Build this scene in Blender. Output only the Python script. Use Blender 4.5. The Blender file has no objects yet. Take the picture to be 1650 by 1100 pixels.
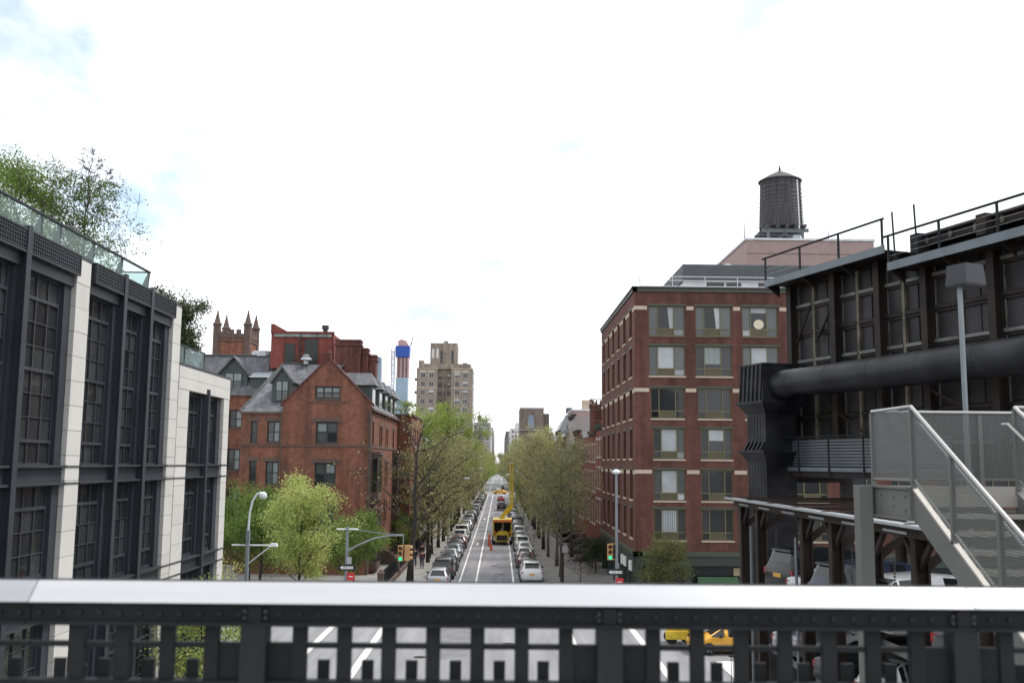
import bpy, math, random
import numpy as np
from mathutils import Vector, Matrix
R = math.radians
scene = bpy.context.scene
col = scene.collection
random.seed(7)

# ------------------------------------------------------------------ camera
cam_d = bpy.data.cameras.new('camera'); cam = bpy.data.objects.new('camera', cam_d); col.objects.link(cam)
cam_d.sensor_width = 36.0; cam_d.lens = 35.0; cam_d.clip_start = 0.1; cam_d.clip_end = 9000
cam.location = (0, 0, 10.0)
cam.rotation_euler = (Matrix.Rotation(R(-0.65), 3, 'Z') @ Matrix.Rotation(R(90 + 6.93), 3, 'X') @ Matrix.Rotation(R(0.55), 3, 'Z')).to_euler()
cam_d.dof.use_dof = True; cam_d.dof.focus_distance = 80.0; cam_d.dof.aperture_fstop = 2.2
scene.camera = cam

# ------------------------------------------------------------------ sky and sun
SUN_EL, SUN_AZ = R(57), R(72)
world = bpy.data.worlds.new('World'); scene.world = world; world.use_nodes = True
nt = world.node_tree; nt.nodes.clear(); L = nt.links.new
def N(tree, kind, **kw):
    n = tree.nodes.new(kind)
    for k, v in kw.items():
        setattr(n, k, v)
    return n
sky = N(nt, 'ShaderNodeTexSky', sky_type='NISHITA', sun_disc=False, sun_elevation=SUN_EL, sun_rotation=SUN_AZ, air_density=1.0, dust_density=2.0)
tc = N(nt, 'ShaderNodeTexCoord'); sep = N(nt, 'ShaderNodeSeparateXYZ'); L(tc.outputs['Generated'], sep.inputs[0])
add = N(nt, 'ShaderNodeMath', operation='ADD'); L(sep.outputs['Z'], add.inputs[0]); add.inputs[1].default_value = 0.28
mx = N(nt, 'ShaderNodeMath', operation='MAXIMUM'); L(add.outputs[0], mx.inputs[0]); mx.inputs[1].default_value = 0.12
dv = N(nt, 'ShaderNodeVectorMath', operation='DIVIDE'); L(tc.outputs['Generated'], dv.inputs[0])
cmb = N(nt, 'ShaderNodeCombineXYZ'); [L(mx.outputs[0], cmb.inputs[i]) for i in range(3)]; L(cmb.outputs[0], dv.inputs[1])
vr = N(nt, 'ShaderNodeVectorRotate', rotation_type='Z_AXIS'); L(dv.outputs[0], vr.inputs['Vector']); vr.inputs['Angle'].default_value = R(263.28)
mp = N(nt, 'ShaderNodeMapping'); L(vr.outputs[0], mp.inputs[0]); mp.inputs['Location'].default_value = (6.207, 18.1045, 0.0); mp.inputs['Scale'].default_value = (0.9, 1.5, 1.0)
cn = N(nt, 'ShaderNodeTexNoise'); L(mp.outputs[0], cn.inputs['Vector']); cn.inputs['Scale'].default_value = 1.3; cn.inputs['Detail'].default_value = 7; cn.inputs['Roughness'].default_value = 0.55
cr = N(nt, 'ShaderNodeValToRGB'); L(cn.outputs['Fac'], cr.inputs[0]); cr.color_ramp.elements[0].position = 0.262; cr.color_ramp.elements[1].position = 0.395
hz = N(nt, 'ShaderNodeMapRange'); L(sep.outputs['Z'], hz.inputs[0]); hz.inputs[1].default_value = 0.06; hz.inputs[2].default_value = 0.16; hz.inputs[3].default_value = 1.0; hz.inputs[4].default_value = 0.0
cf = N(nt, 'ShaderNodeMath', operation='MAXIMUM'); L(cr.outputs[0], cf.inputs[0]); L(hz.outputs[0], cf.inputs[1])   # cloud closes up toward the horizon
mixc = N(nt, 'ShaderNodeMix', data_type='RGBA'); L(cf.outputs[0], mixc.inputs[0])
skyb = N(nt, 'ShaderNodeVectorMath', operation='SCALE'); L(sky.outputs[0], skyb.inputs[0]); skyb.inputs['Scale'].default_value = 1.9
L(skyb.outputs[0], mixc.inputs[6]); mixc.inputs[7].default_value = (10.6, 10.8, 11.2, 1)
bg = N(nt, 'ShaderNodeBackground'); L(mixc.outputs[2], bg.inputs[0]); bg.inputs[1].default_value = 0.11
wo = N(nt, 'ShaderNodeOutputWorld'); L(bg.outputs[0], wo.inputs[0])
sd = bpy.data.lights.new('sun', 'SUN'); sd.energy = 2.6; sd.angle = R(14); sd.color = (1.0, 0.95, 0.88)
sun = bpy.data.objects.new('sun', sd); col.objects.link(sun)
sdir = Vector((math.sin(SUN_AZ) * math.cos(SUN_EL), math.cos(SUN_AZ) * math.cos(SUN_EL), math.sin(SUN_EL)))
sun.rotation_euler = sdir.to_track_quat('Z', 'Y').to_euler(); sun.location = sdir * 200
vs = scene.view_settings; vs.view_transform = 'Standard'; vs.look = 'None'; vs.gamma = 1.0; vs.use_curve_mapping = False; vs.exposure = 0.35
scene.render.engine = 'CYCLES'
cy = scene.cycles; cy.use_denoising = True; cy.max_bounces = 6; cy.diffuse_bounces = 3; cy.glossy_bounces = 3; cy.transmission_bounces = 4; cy.transparent_max_bounces = 10
cy.use_adaptive_sampling = True; cy.adaptive_threshold = 0.015; cy.caustics_reflective = False; cy.caustics_refractive = False

# ------------------------------------------------------------------ materials
M = {}
def base_mat(name):
    m = bpy.data.materials.new(name); m.use_nodes = True
    t = m.node_tree; p = t.nodes['Principled BSDF']
    M[name] = m
    return m, t, p
def wpos(t, scale=None):
    g = N(t, 'ShaderNodeNewGeometry')
    if scale is None: return g.outputs['Position']
    mpn = N(t, 'ShaderNodeMapping'); mpn.inputs['Scale'].default_value = scale
    t.links.new(g.outputs['Position'], mpn.inputs[0]); return mpn.outputs[0]
def plain(name, c, rough=0.6, metal=0.0, var=0.25, scale=1.5, stretch=(1, 1, 1), bump=0.0, spec=0.5, c2=None, detail=5, coat=0.0, rand=0.0):
    m, t, p = base_mat(name); l = t.links.new
    p.inputs['Roughness'].default_value = rough; p.inputs['Metallic'].default_value = metal
    p.inputs['Specular IOR Level'].default_value = spec
    if coat: p.inputs['Coat Weight'].default_value = coat; p.inputs['Coat Roughness'].default_value = 0.06
    n = N(t, 'ShaderNodeTexNoise'); l(wpos(t, stretch), n.inputs['Vector']); n.inputs['Scale'].default_value = scale; n.inputs['Detail'].default_value = detail
    mixn = N(t, 'ShaderNodeMix', data_type='RGBA')
    rmp = N(t, 'ShaderNodeMapRange'); rmp.inputs[1].default_value = 0.3; rmp.inputs[2].default_value = 0.7; l(n.outputs['Fac'], rmp.inputs[0]); l(rmp.outputs[0], mixn.inputs[0])
    d = c2 if c2 else tuple(x * (1 - var) for x in c)
    u = c if c2 else tuple(min(1, x * (1 + var * 0.6)) for x in c)
    mixn.inputs[6].default_value = (*d, 1); mixn.inputs[7].default_value = (*u, 1)
    out = mixn.outputs[2]
    if rand:
        oi = N(t, 'ShaderNodeObjectInfo'); mr = N(t, 'ShaderNodeMapRange'); mr.inputs[3].default_value = 1 - rand; mr.inputs[4].default_value = 1 + rand
        l(oi.outputs['Random'], mr.inputs[0]); sc = N(t, 'ShaderNodeVectorMath', operation='SCALE'); l(out, sc.inputs[0]); l(mr.outputs[0], sc.inputs['Scale']); out = sc.outputs[0]
    l(out, p.inputs['Base Color'])
    if bump:
        b = N(t, 'ShaderNodeBump'); b.inputs['Strength'].default_value = bump; b.inputs['Distance'].default_value = 0.02
        n2 = N(t, 'ShaderNodeTexNoise'); l(wpos(t, stretch), n2.inputs['Vector']); n2.inputs['Scale'].default_value = scale * 8; n2.inputs['Detail'].default_value = 4
        l(n2.outputs['Fac'], b.inputs['Height']); l(b.outputs[0], p.inputs['Normal'])
    return m
def brickm(name, c1, c2, mortar, stain=(0.03, 0.02, 0.018), stain_amt=0.45, mott=0.16, bw=0.215, bh=0.075, msize=0.009, rough=0.85, sscale=0.35, course=False):
    m, t, p = base_mat(name); l = t.links.new
    g = N(t, 'ShaderNodeNewGeometry'); s = N(t, 'ShaderNodeSeparateXYZ'); l(g.outputs['Position'], s.inputs[0])
    a = N(t, 'ShaderNodeMath', operation='ADD'); l(s.outputs[0], a.inputs[0]); l(s.outputs[1], a.inputs[1])
    cb = N(t, 'ShaderNodeCombineXYZ'); l(a.outputs[0], cb.inputs[0]); l(s.outputs[2], cb.inputs[1])
    br = N(t, 'ShaderNodeTexBrick'); l(cb.outputs[0], br.inputs['Vector'])
    br.inputs['Color1'].default_value = (*c1, 1); br.inputs['Color2'].default_value = (*c2, 1); br.inputs['Mortar'].default_value = (*mortar, 1)
    br.inputs['Scale'].default_value = 1.0; br.inputs['Brick Width'].default_value = bw; br.inputs['Row Height'].default_value = bh; br.inputs['Mortar Size'].default_value = msize; br.inputs['Bias'].default_value = 0.1
    n = N(t, 'ShaderNodeTexNoise'); l(wpos(t, (1, 1, 0.35)), n.inputs['Vector']); n.inputs['Scale'].default_value = sscale; n.inputs['Detail'].default_value = 8; n.inputs['Roughness'].default_value = 0.62
    rmp = N(t, 'ShaderNodeMapRange'); rmp.inputs[1].default_value = 0.48; rmp.inputs[2].default_value = 0.66; rmp.inputs[4].default_value = stain_amt; l(n.outputs['Fac'], rmp.inputs[0])
    mixn = N(t, 'ShaderNodeMix', data_type='RGBA'); l(rmp.outputs[0], mixn.inputs[0]); l(br.outputs['Color'], mixn.inputs[6]); mixn.inputs[7].default_value = (*stain, 1)
    n3 = N(t, 'ShaderNodeTexNoise'); l(wpos(t), n3.inputs['Vector']); n3.inputs['Scale'].default_value = 2.2; n3.inputs['Detail'].default_value = 6
    mr = N(t, 'ShaderNodeMapRange'); mr.inputs[1].default_value = 0.3; mr.inputs[2].default_value = 0.7; mr.inputs[3].default_value = 1 - mott; mr.inputs[4].default_value = 1 + mott; l(n3.outputs['Fac'], mr.inputs[0])
    n4 = N(t, 'ShaderNodeTexNoise'); l(wpos(t, (1, 1, 0.07)), n4.inputs['Vector']); n4.inputs['Scale'].default_value = 1.7; n4.inputs['Detail'].default_value = 8
    mr4 = N(t, 'ShaderNodeMapRange'); mr4.inputs[1].default_value = 0.35; mr4.inputs[2].default_value = 0.68; mr4.inputs[3].default_value = 1.12; mr4.inputs[4].default_value = 0.70; l(n4.outputs['Fac'], mr4.inputs[0])   # rain streaks
    mm = N(t, 'ShaderNodeMath', operation='MULTIPLY'); l(mr.outputs[0], mm.inputs[0]); l(mr4.outputs[0], mm.inputs[1])
    sc = N(t, 'ShaderNodeVectorMath', operation='SCALE'); l(mixn.outputs[2], sc.inputs[0]); l(mm.outputs[0], sc.inputs['Scale']); l(sc.outputs[0], p.inputs['Base Color'])
    p.inputs['Roughness'].default_value = rough; p.inputs['Specular IOR Level'].default_value = 0.25
    b = N(t, 'ShaderNodeBump'); b.inputs['Strength'].default_value = 0.5; b.inputs['Distance'].default_value = 0.01; l(br.outputs['Fac'], b.inputs['Height']); b.invert = True; l(b.outputs[0], p.inputs['Normal'])
    return m
def glassm(name, c=(0.012, 0.014, 0.016), rough=0.06, var=0.6, c2=None, scale=0.5, spec=0.5):
    m, t, p = base_mat(name); l = t.links.new
    n = N(t, 'ShaderNodeTexNoise'); l(wpos(t, (1, 1, 0.6)), n.inputs['Vector']); n.inputs['Scale'].default_value = scale; n.inputs['Detail'].default_value = 4
    oi = N(t, 'ShaderNodeObjectInfo'); av = N(t, 'ShaderNodeMath', operation='MULTIPLY'); l(n.outputs['Fac'], av.inputs[0]); l(oi.outputs['Random'], av.inputs[1])
    rmp = N(t, 'ShaderNodeMapRange'); rmp.inputs[1].default_value = 0.05; rmp.inputs[2].default_value = 0.5; l(av.outputs[0], rmp.inputs[0])
    mixn = N(t, 'ShaderNodeMix', data_type='RGBA'); l(rmp.outputs[0], mixn.inputs[0])
    mixn.inputs[6].default_value = (*c, 1); mixn.inputs[7].default_value = (*(c2 or tuple(x * (1 + var * 3) for x in c)), 1); l(mixn.outputs[2], p.inputs['Base Color'])
    p.inputs['Roughness'].default_value = rough; p.inputs['Specular IOR Level'].default_value = spec
    b = N(t, 'ShaderNodeBump'); b.inputs['Strength'].default_value = 0.04; b.inputs['Distance'].default_value = 0.05
    n2 = N(t, 'ShaderNodeTexNoise'); l(wpos(t), n2.inputs['Vector']); n2.inputs['Scale'].default_value = 1.1; l(n2.outputs['Fac'], b.inputs['Height']); l(b.outputs[0], p.inputs['Normal'])
    return m
def clearglass(name, tint, alpha=0.25):
    m, t, p = base_mat(name); l = t.links.new
    tr = N(t, 'ShaderNodeBsdfTransparent'); tr.inputs[0].default_value = (*tint, 1)
    mixs = N(t, 'ShaderNodeMixShader'); mixs.inputs[0].default_value = alpha
    p.inputs['Base Color'].default_value = (tint[0] * 0.6, tint[1] * 0.65, tint[2] * 0.65, 1); p.inputs['Roughness'].default_value = 0.08
    l(tr.outputs[0], mixs.inputs[1]); l(p.outputs[0], mixs.inputs[2]); l(mixs.outputs[0], t.nodes['Material Output'].inputs[0])
    return m
def meshm(name, c, pitch=0.02, hole=0.36):
    """perforated sheet: real holes by transparency, laid out in world space"""
    m, t, p = base_mat(name); l = t.links.new
    g = N(t, 'ShaderNodeNewGeometry'); s = N(t, 'ShaderNodeSeparateXYZ'); l(g.outputs['Position'], s.inputs[0])
    a = N(t, 'ShaderNodeMath', operation='ADD'); l(s.outputs[0], a.inputs[0]); l(s.outputs[1], a.inputs[1])
    cb = N(t, 'ShaderNodeCombineXYZ'); l(a.outputs[0], cb.inputs[0]); l(s.outputs[2], cb.inputs[1])
    v = N(t, 'ShaderNodeTexVoronoi', voronoi_dimensions='2D'); v.inputs['Randomness'].default_value = 0.0; v.inputs['Scale'].default_value = 1 / pitch; l(cb.outputs[0], v.inputs['Vector'])
    lt = N(t, 'ShaderNodeMath', operation='LESS_THAN'); l(v.outputs['Distance'], lt.inputs[0]); lt.inputs[1].default_value = hole
    tr = N(t, 'ShaderNodeBsdfTransparent'); mixs = N(t, 'ShaderNodeMixShader'); l(lt.outputs[0], mixs.inputs[0])
    p.inputs['Base Color'].default_value = (*c, 1); p.inputs['Roughness'].default_value = 0.5
    l(p.outputs[0], mixs.inputs[1]); l(tr.outputs[0], mixs.inputs[2]); l(mixs.outputs[0], t.nodes['Material Output'].inputs[0])
    return m
def leafm(name, ca, cb_, trans=0.35):
    m, t, p = base_mat(name); l = t.links.new
    g = N(t, 'ShaderNodeNewGeometry'); oi = N(t, 'ShaderNodeObjectInfo')
    n = N(t, 'ShaderNodeTexNoise'); l(g.outputs['Position'], n.inputs['Vector']); n.inputs['Scale'].default_value = 0.8; n.inputs['Detail'].default_value = 3
    a = N(t, 'ShaderNodeMath', operation='ADD'); l(g.outputs['Random Per Island'], a.inputs[0]); l(n.outputs['Fac'], a.inputs[1])
    b = N(t, 'ShaderNodeMath', operation='ADD'); l(a.outputs[0], b.inputs[0]); l(oi.outputs['Random'], b.inputs[1])
    d = N(t, 'ShaderNodeMapRange'); l(b.outputs[0], d.inputs[0]); d.inputs[1].default_value = 0.65; d.inputs[2].default_value = 2.1
    mixn = N(t, 'ShaderNodeMix', data_type='RGBA'); l(d.outputs[0], mixn.inputs[0]); mixn.inputs[6].default_value = (*ca, 1); mixn.inputs[7].default_value = (*cb_, 1)
    l(mixn.outputs[2], p.inputs['Base Color']); p.inputs['Roughness'].default_value = 0.55; p.inputs['Specular IOR Level'].default_value = 0.3
    tl = N(t, 'ShaderNodeBsdfTranslucent'); l(mixn.outputs[2], tl.inputs[0])
    ms = N(t, 'ShaderNodeMixShader'); ms.inputs[0].default_value = trans; l(p.outputs[0], ms.inputs[1]); l(tl.outputs[0], ms.inputs[2]); l(ms.outputs[0], t.nodes['Material Output'].inputs[0])
    return m
def emitm(name, c, s):
    m, t, p = base_mat(name); p.inputs['Base Color'].default_value = (*c, 1); p.inputs['Emission Color'].default_value = (*c, 1); p.inputs['Emission Strength'].default_value = s
    return m

plain('asphalt', (0.225, 0.226, 0.238), 0.9, var=0.26, scale=1.1, stretch=(1.0, 0.09, 1), bump=0.25, spec=0.3, detail=10)
plain('asphalt_patch', (0.165, 0.166, 0.174), 0.9, var=0.2, scale=1.2, bump=0.3, spec=0.3)
plain('city_ground', (0.16, 0.155, 0.15), 0.95, var=0.25, scale=0.05)
plain('concrete_walk', (0.235, 0.23, 0.222), 0.9, var=0.22, scale=0.6, bump=0.15, spec=0.3, detail=8)
plain('kerb_stone', (0.36, 0.355, 0.345), 0.85, var=0.2, scale=1.5)
plain('road_paint', (0.72, 0.72, 0.70), 0.7, var=0.22, scale=3.0, detail=8)
plain('dark_steel', (0.033, 0.039, 0.046), 0.55, var=0.2, scale=0.8, spec=0.25)
plain('dark_steel_light', (0.034, 0.039, 0.046), 0.5, var=0.25, scale=0.8, spec=0.3)
plain('limestone', (0.50, 0.493, 0.472), 0.75, var=0.07, scale=0.9, spec=0.3, rand=0.045, stretch=(1, 1, 0.5))
glassm('glass_dark', (0.010, 0.012, 0.013), 0.05, c2=(0.035, 0.04, 0.042))
glassm('glass_office', (0.014, 0.017, 0.019), 0.05, c2=(0.042, 0.049, 0.052))
glassm('glass_car', (0.012, 0.013, 0.015), 0.04, c2=(0.02, 0.021, 0.024))
clearglass('glass_rail', (0.84, 0.92, 0.91), 0.12)
brickm('brick_apartment', (0.135, 0.046, 0.036), (0.104, 0.037, 0.030), (0.13, 0.085, 0.072), stain_amt=0.35)
brickm('brick_hotel', (0.265, 0.100, 0.060), (0.20, 0.077, 0.049), (0.16, 0.10, 0.078), stain=(0.06, 0.043, 0.038), stain_amt=0.55, sscale=0.55, mott=0.2)
brickm('brick_row', (0.25, 0.072, 0.05), (0.20, 0.06, 0.044), (0.19, 0.10, 0.085), stain_amt=0.3)
brickm('brick_penthouse', (0.22, 0.062, 0.050), (0.19, 0.055, 0.046), (0.2, 0.065, 0.055), stain_amt=0.45)
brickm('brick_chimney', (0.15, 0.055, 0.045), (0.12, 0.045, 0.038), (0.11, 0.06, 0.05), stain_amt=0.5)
brickm('brick_tan', (0.31, 0.265, 0.22), (0.265, 0.228, 0.19), (0.29, 0.255, 0.215), stain_amt=0.3, bw=0.4, bh=0.15)
brickm('brick_brown', (0.225, 0.185, 0.16), (0.19, 0.155, 0.135), (0.21, 0.175, 0.155), stain_amt=0.3, bw=0.4, bh=0.15)
brickm('slate', (0.155, 0.160, 0.178), (0.115, 0.12, 0.135), (0.05, 0.052, 0.06), stain=(0.2, 0.2, 0.21), stain_amt=0.3, bw=0.5, bh=0.22, msize=0.018, rough=0.55)
plain('brownstone', (0.108, 0.073, 0.061), 0.85, var=0.25, scale=1.2)
plain('cream_stone', (0.45, 0.38, 0.30), 0.85, var=0.12, scale=1.5)
plain('olive_frame', (0.135, 0.122, 0.065), 0.55, var=0.1)
plain('olive_panel', (0.085, 0.072, 0.036), 0.6, var=0.15)
plain('green_trim', (0.058, 0.066, 0.045), 0.6, var=0.15)
plain('green_dark', (0.030, 0.042, 0.036), 0.6, var=0.15)
plain('dormer_green', (0.045, 0.060, 0.056), 0.6, var=0.2)
plain('copper_green', (0.22, 0.25, 0.23), 0.8, var=0.6, scale=2.5, detail=9)
plain('black_frame', (0.020, 0.024, 0.024), 0.5, var=0.1)
plain('blind_white', (0.34, 0.37, 0.385), 0.4, var=0.18, scale=0.9, rand=0.3, coat=0.3)
plain('curtain_grey', (0.20, 0.235, 0.235), 0.35, var=0.3, stretch=(9, 9, 0.4), scale=1.0, coat=0.4)
plain('window_tint', (0.055, 0.066, 0.066), 0.2, var=0.2, rand=0.3, coat=0.5)
plain('lamp_shade', (0.62, 0.55, 0.42), 0.6, var=0.05)
plain('roof_metal_grey', (0.10, 0.115, 0.125), 0.45, var=0.12, metal=0.2)
plain('roof_metal_light', (0.30, 0.34, 0.37), 0.45, var=0.1)
plain('penthouse_pink', (0.33, 0.24, 0.225), 0.8, var=0.08)
plain('penthouse_white', (0.60, 0.63, 0.66), 0.6, var=0.1)
plain('tank_wood', (0.060, 0.058, 0.064), 0.8, var=0.45, scale=1.2, stretch=(4, 4, 0.25), bump=0.3)
plain('steel_hoop', (0.035, 0.035, 0.038), 0.5)
plain('galvanised', (0.42, 0.45, 0.48), 0.45, metal=0.5, var=0.12, scale=2)
plain('rust_black', (0.017, 0.016, 0.017), 0.6, var=0.45, scale=0.9, c2=(0.034, 0.027, 0.024), bump=0.2, spec=0.15)
plain('panel_dark', (0.028, 0.027, 0.028), 0.5, var=0.4, scale=0.7, rand=0.4, spec=0.2)
plain('strip_ochre', (0.115, 0.10, 0.072), 0.75, var=0.6, scale=1.6, detail=8)
plain('strip_grey', (0.115, 0.118, 0.112), 0.6, var=0.55, scale=1.6, detail=8)
plain('catwalk_blue', (0.115, 0.143, 0.165), 0.55, var=0.2, scale=1.2)
plain('louver_grey', (0.10, 0.115, 0.135), 0.5, var=0.15)
plain('duct_black', (0.021, 0.021, 0.025), 0.45, var=0.75, scale=0.8, stretch=(1, 1, 1.6), bump=0.15, detail=8, spec=0.2)
plain('rack_brown', (0.034, 0.025, 0.021), 0.65, var=0.4, scale=1.2, spec=0.2)
plain('stair_paint', (0.142, 0.148, 0.142), 0.45, var=0.1, scale=1.0, spec=0.4)
plain('stair_bright', (0.36, 0.36, 0.355), 0.34, metal=0.7, var=0.08)
plain('stair_pale', (0.40, 0.385, 0.35), 0.6, var=0.1)
meshm('perforated_sheet', (0.125, 0.130, 0.126), 0.026, 0.30)
plain('rail_cap', (0.435, 0.44, 0.462), 0.40, metal=0.35, var=0.10, scale=1.6, stretch=(0.5, 5, 5), bump=0.05, detail=10)
plain('rail_cap_dull', (0.32, 0.33, 0.355), 0.42, metal=0.35, var=0.09, scale=1.6, stretch=(0.5, 5, 5))
plain('rail_paint', (0.019, 0.021, 0.0235), 0.6, var=0.25, scale=2.5, bump=0.12, spec=0.15)
plain('rail_post', (0.022, 0.025, 0.028), 0.6, var=0.2, scale=2.5, spec=0.2)
plain('lamp_head', (0.062, 0.062, 0.074), 0.6, var=0.1, spec=0.2)
plain('pole_grey', (0.20, 0.23, 0.25), 0.45, metal=0.3, var=0.12)
plain('pole_white', (0.62, 0.65, 0.68), 0.45, var=0.06)
plain('signal_yellow', (0.42, 0.25, 0.10), 0.5, var=0.15)
plain('lens_dark', (0.06, 0.02, 0.015), 0.3)
emitm('lens_green', (0.02, 0.62, 0.30), 1.0)
plain('sign_black', (0.012, 0.012, 0.013), 0.5); plain('sign_white', (0.75, 0.75, 0.74), 0.5, var=0.03); plain('sign_red', (0.50, 0.025, 0.03), 0.5, var=0.1)
plain('sign_green', (0.02, 0.12, 0.07), 0.5)
plain('bark', (0.034, 0.029, 0.025), 0.9, var=0.4, scale=3, stretch=(3, 3, 0.6), bump=0.4)
plain('bark_pale', (0.135, 0.125, 0.105), 0.9, var=0.45, scale=1.4, stretch=(2, 2, 0.6), bump=0.3)
plain('bark_twig', (0.085, 0.068, 0.066), 0.9, var=0.3)
leafm('leaf_spring', (0.15, 0.155, 0.065), (0.40, 0.41, 0.18), 0.45)
leafm('leaf_bud', (0.13, 0.115, 0.06), (0.34, 0.32, 0.17), 0.4)
leafm('leaf_bright', (0.22, 0.275, 0.07), (0.56, 0.62, 0.22), 0.5)
leafm('leaf_lime', (0.13, 0.18, 0.03), (0.27, 0.34, 0.07), 0.42)
leafm('leaf_green', (0.065, 0.115, 0.022), (0.19, 0.28, 0.06), 0.42)
leafm('leaf_dark', (0.020, 0.036, 0.014), (0.055, 0.085, 0.030), 0.25)
leafm('leaf_olive', (0.045, 0.055, 0.018), (0.125, 0.14, 0.045), 0.35)
plain('tyre', (0.018, 0.018, 0.019), 0.85); plain('rim', (0.35, 0.36, 0.38), 0.3, metal=0.7, var=0.1)
plain('tail_red', (0.30, 0.012, 0.012), 0.2, var=0.1, coat=0.5); plain('head_lamp', (0.60, 0.62, 0.64), 0.12, metal=0.3, var=0.1)
plain('plate_orange', (0.62, 0.33, 0.06), 0.5, var=0.05); plain('trim_black', (0.015, 0.015, 0.016), 0.5)
PAINT = {'white': (0.62, 0.63, 0.64), 'silver': (0.36, 0.38, 0.40), 'light grey': (0.24, 0.25, 0.265), 'dark grey': (0.055, 0.058, 0.063), 'black': (0.012, 0.013, 0.015),
         'dark red': (0.13, 0.018, 0.02), 'navy': (0.022, 0.032, 0.06), 'pale blue': (0.28, 0.34, 0.40), 'yellow': (0.66, 0.34, 0.02), 'red': (0.42, 0.04, 0.045), 'beige': (0.36, 0.33, 0.28), 'green': (0.035, 0.06, 0.05)}
for k, c in PAINT.items():
    plain('paint_' + k.replace(' ', '_'), c, 0.32, metal=0.25 if k in ('silver', 'light grey', 'pale blue') else 0.0, var=0.06, coat=0.8 if k not in ('black', 'navy', 'dark grey') else 0.25, spec=0.5 if k not in ('black', 'navy', 'dark grey') else 0.3)
plain('crane_yellow', (0.60, 0.44, 0.035), 0.5, var=0.3, scale=2.2, detail=8)
plain('crane_orange', (0.60, 0.16, 0.02), 0.5, var=0.15)
plain('cone_orange', (0.60, 0.10, 0.03), 0.6, var=0.1)
plain('tower_blue', (0.02, 0.075, 0.36), 0.6, var=0.15, scale=0.05); plain('tower_pink', (0.50, 0.29, 0.29), 0.7, var=0.2, scale=0.08)
plain('tower_glass', (0.24, 0.34, 0.43), 0.25, var=0.2, scale=0.04); plain('tower_slab', (0.50, 0.42, 0.42), 0.8); plain('hoist_blue', (0.12, 0.20, 0.35), 0.7)
plain('far_grey', (0.30, 0.285, 0.285), 0.85, var=0.15, scale=0.1); plain('far_white', (0.52, 0.51, 0.49), 0.85, var=0.1, scale=0.1); plain('far_blue', (0.20, 0.26, 0.34), 0.4, var=0.15, scale=0.05)
plain('far_dark', (0.14, 0.13, 0.135), 0.85, var=0.2, scale=0.1)
plain('skin', (0.42, 0.26, 0.19), 0.6, var=0.05); plain('hair_dark', (0.02, 0.015, 0.012), 0.7)
plain('cloth_black', (0.014, 0.014, 0.017), 0.85); plain('cloth_grey', (0.06, 0.062, 0.07), 0.85); plain('cloth_red', (0.11, 0.03, 0.035), 0.85); plain('cloth_blue', (0.03, 0.045, 0.085), 0.85)
plain('awning_green', (0.045, 0.10, 0.048), 0.75, var=0.15)
plain('shop_lit', (0.32, 0.27, 0.16), 0.5, var=0.2)
plain('red_umbrella', (0.28, 0.02, 0.025), 0.7)

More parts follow.
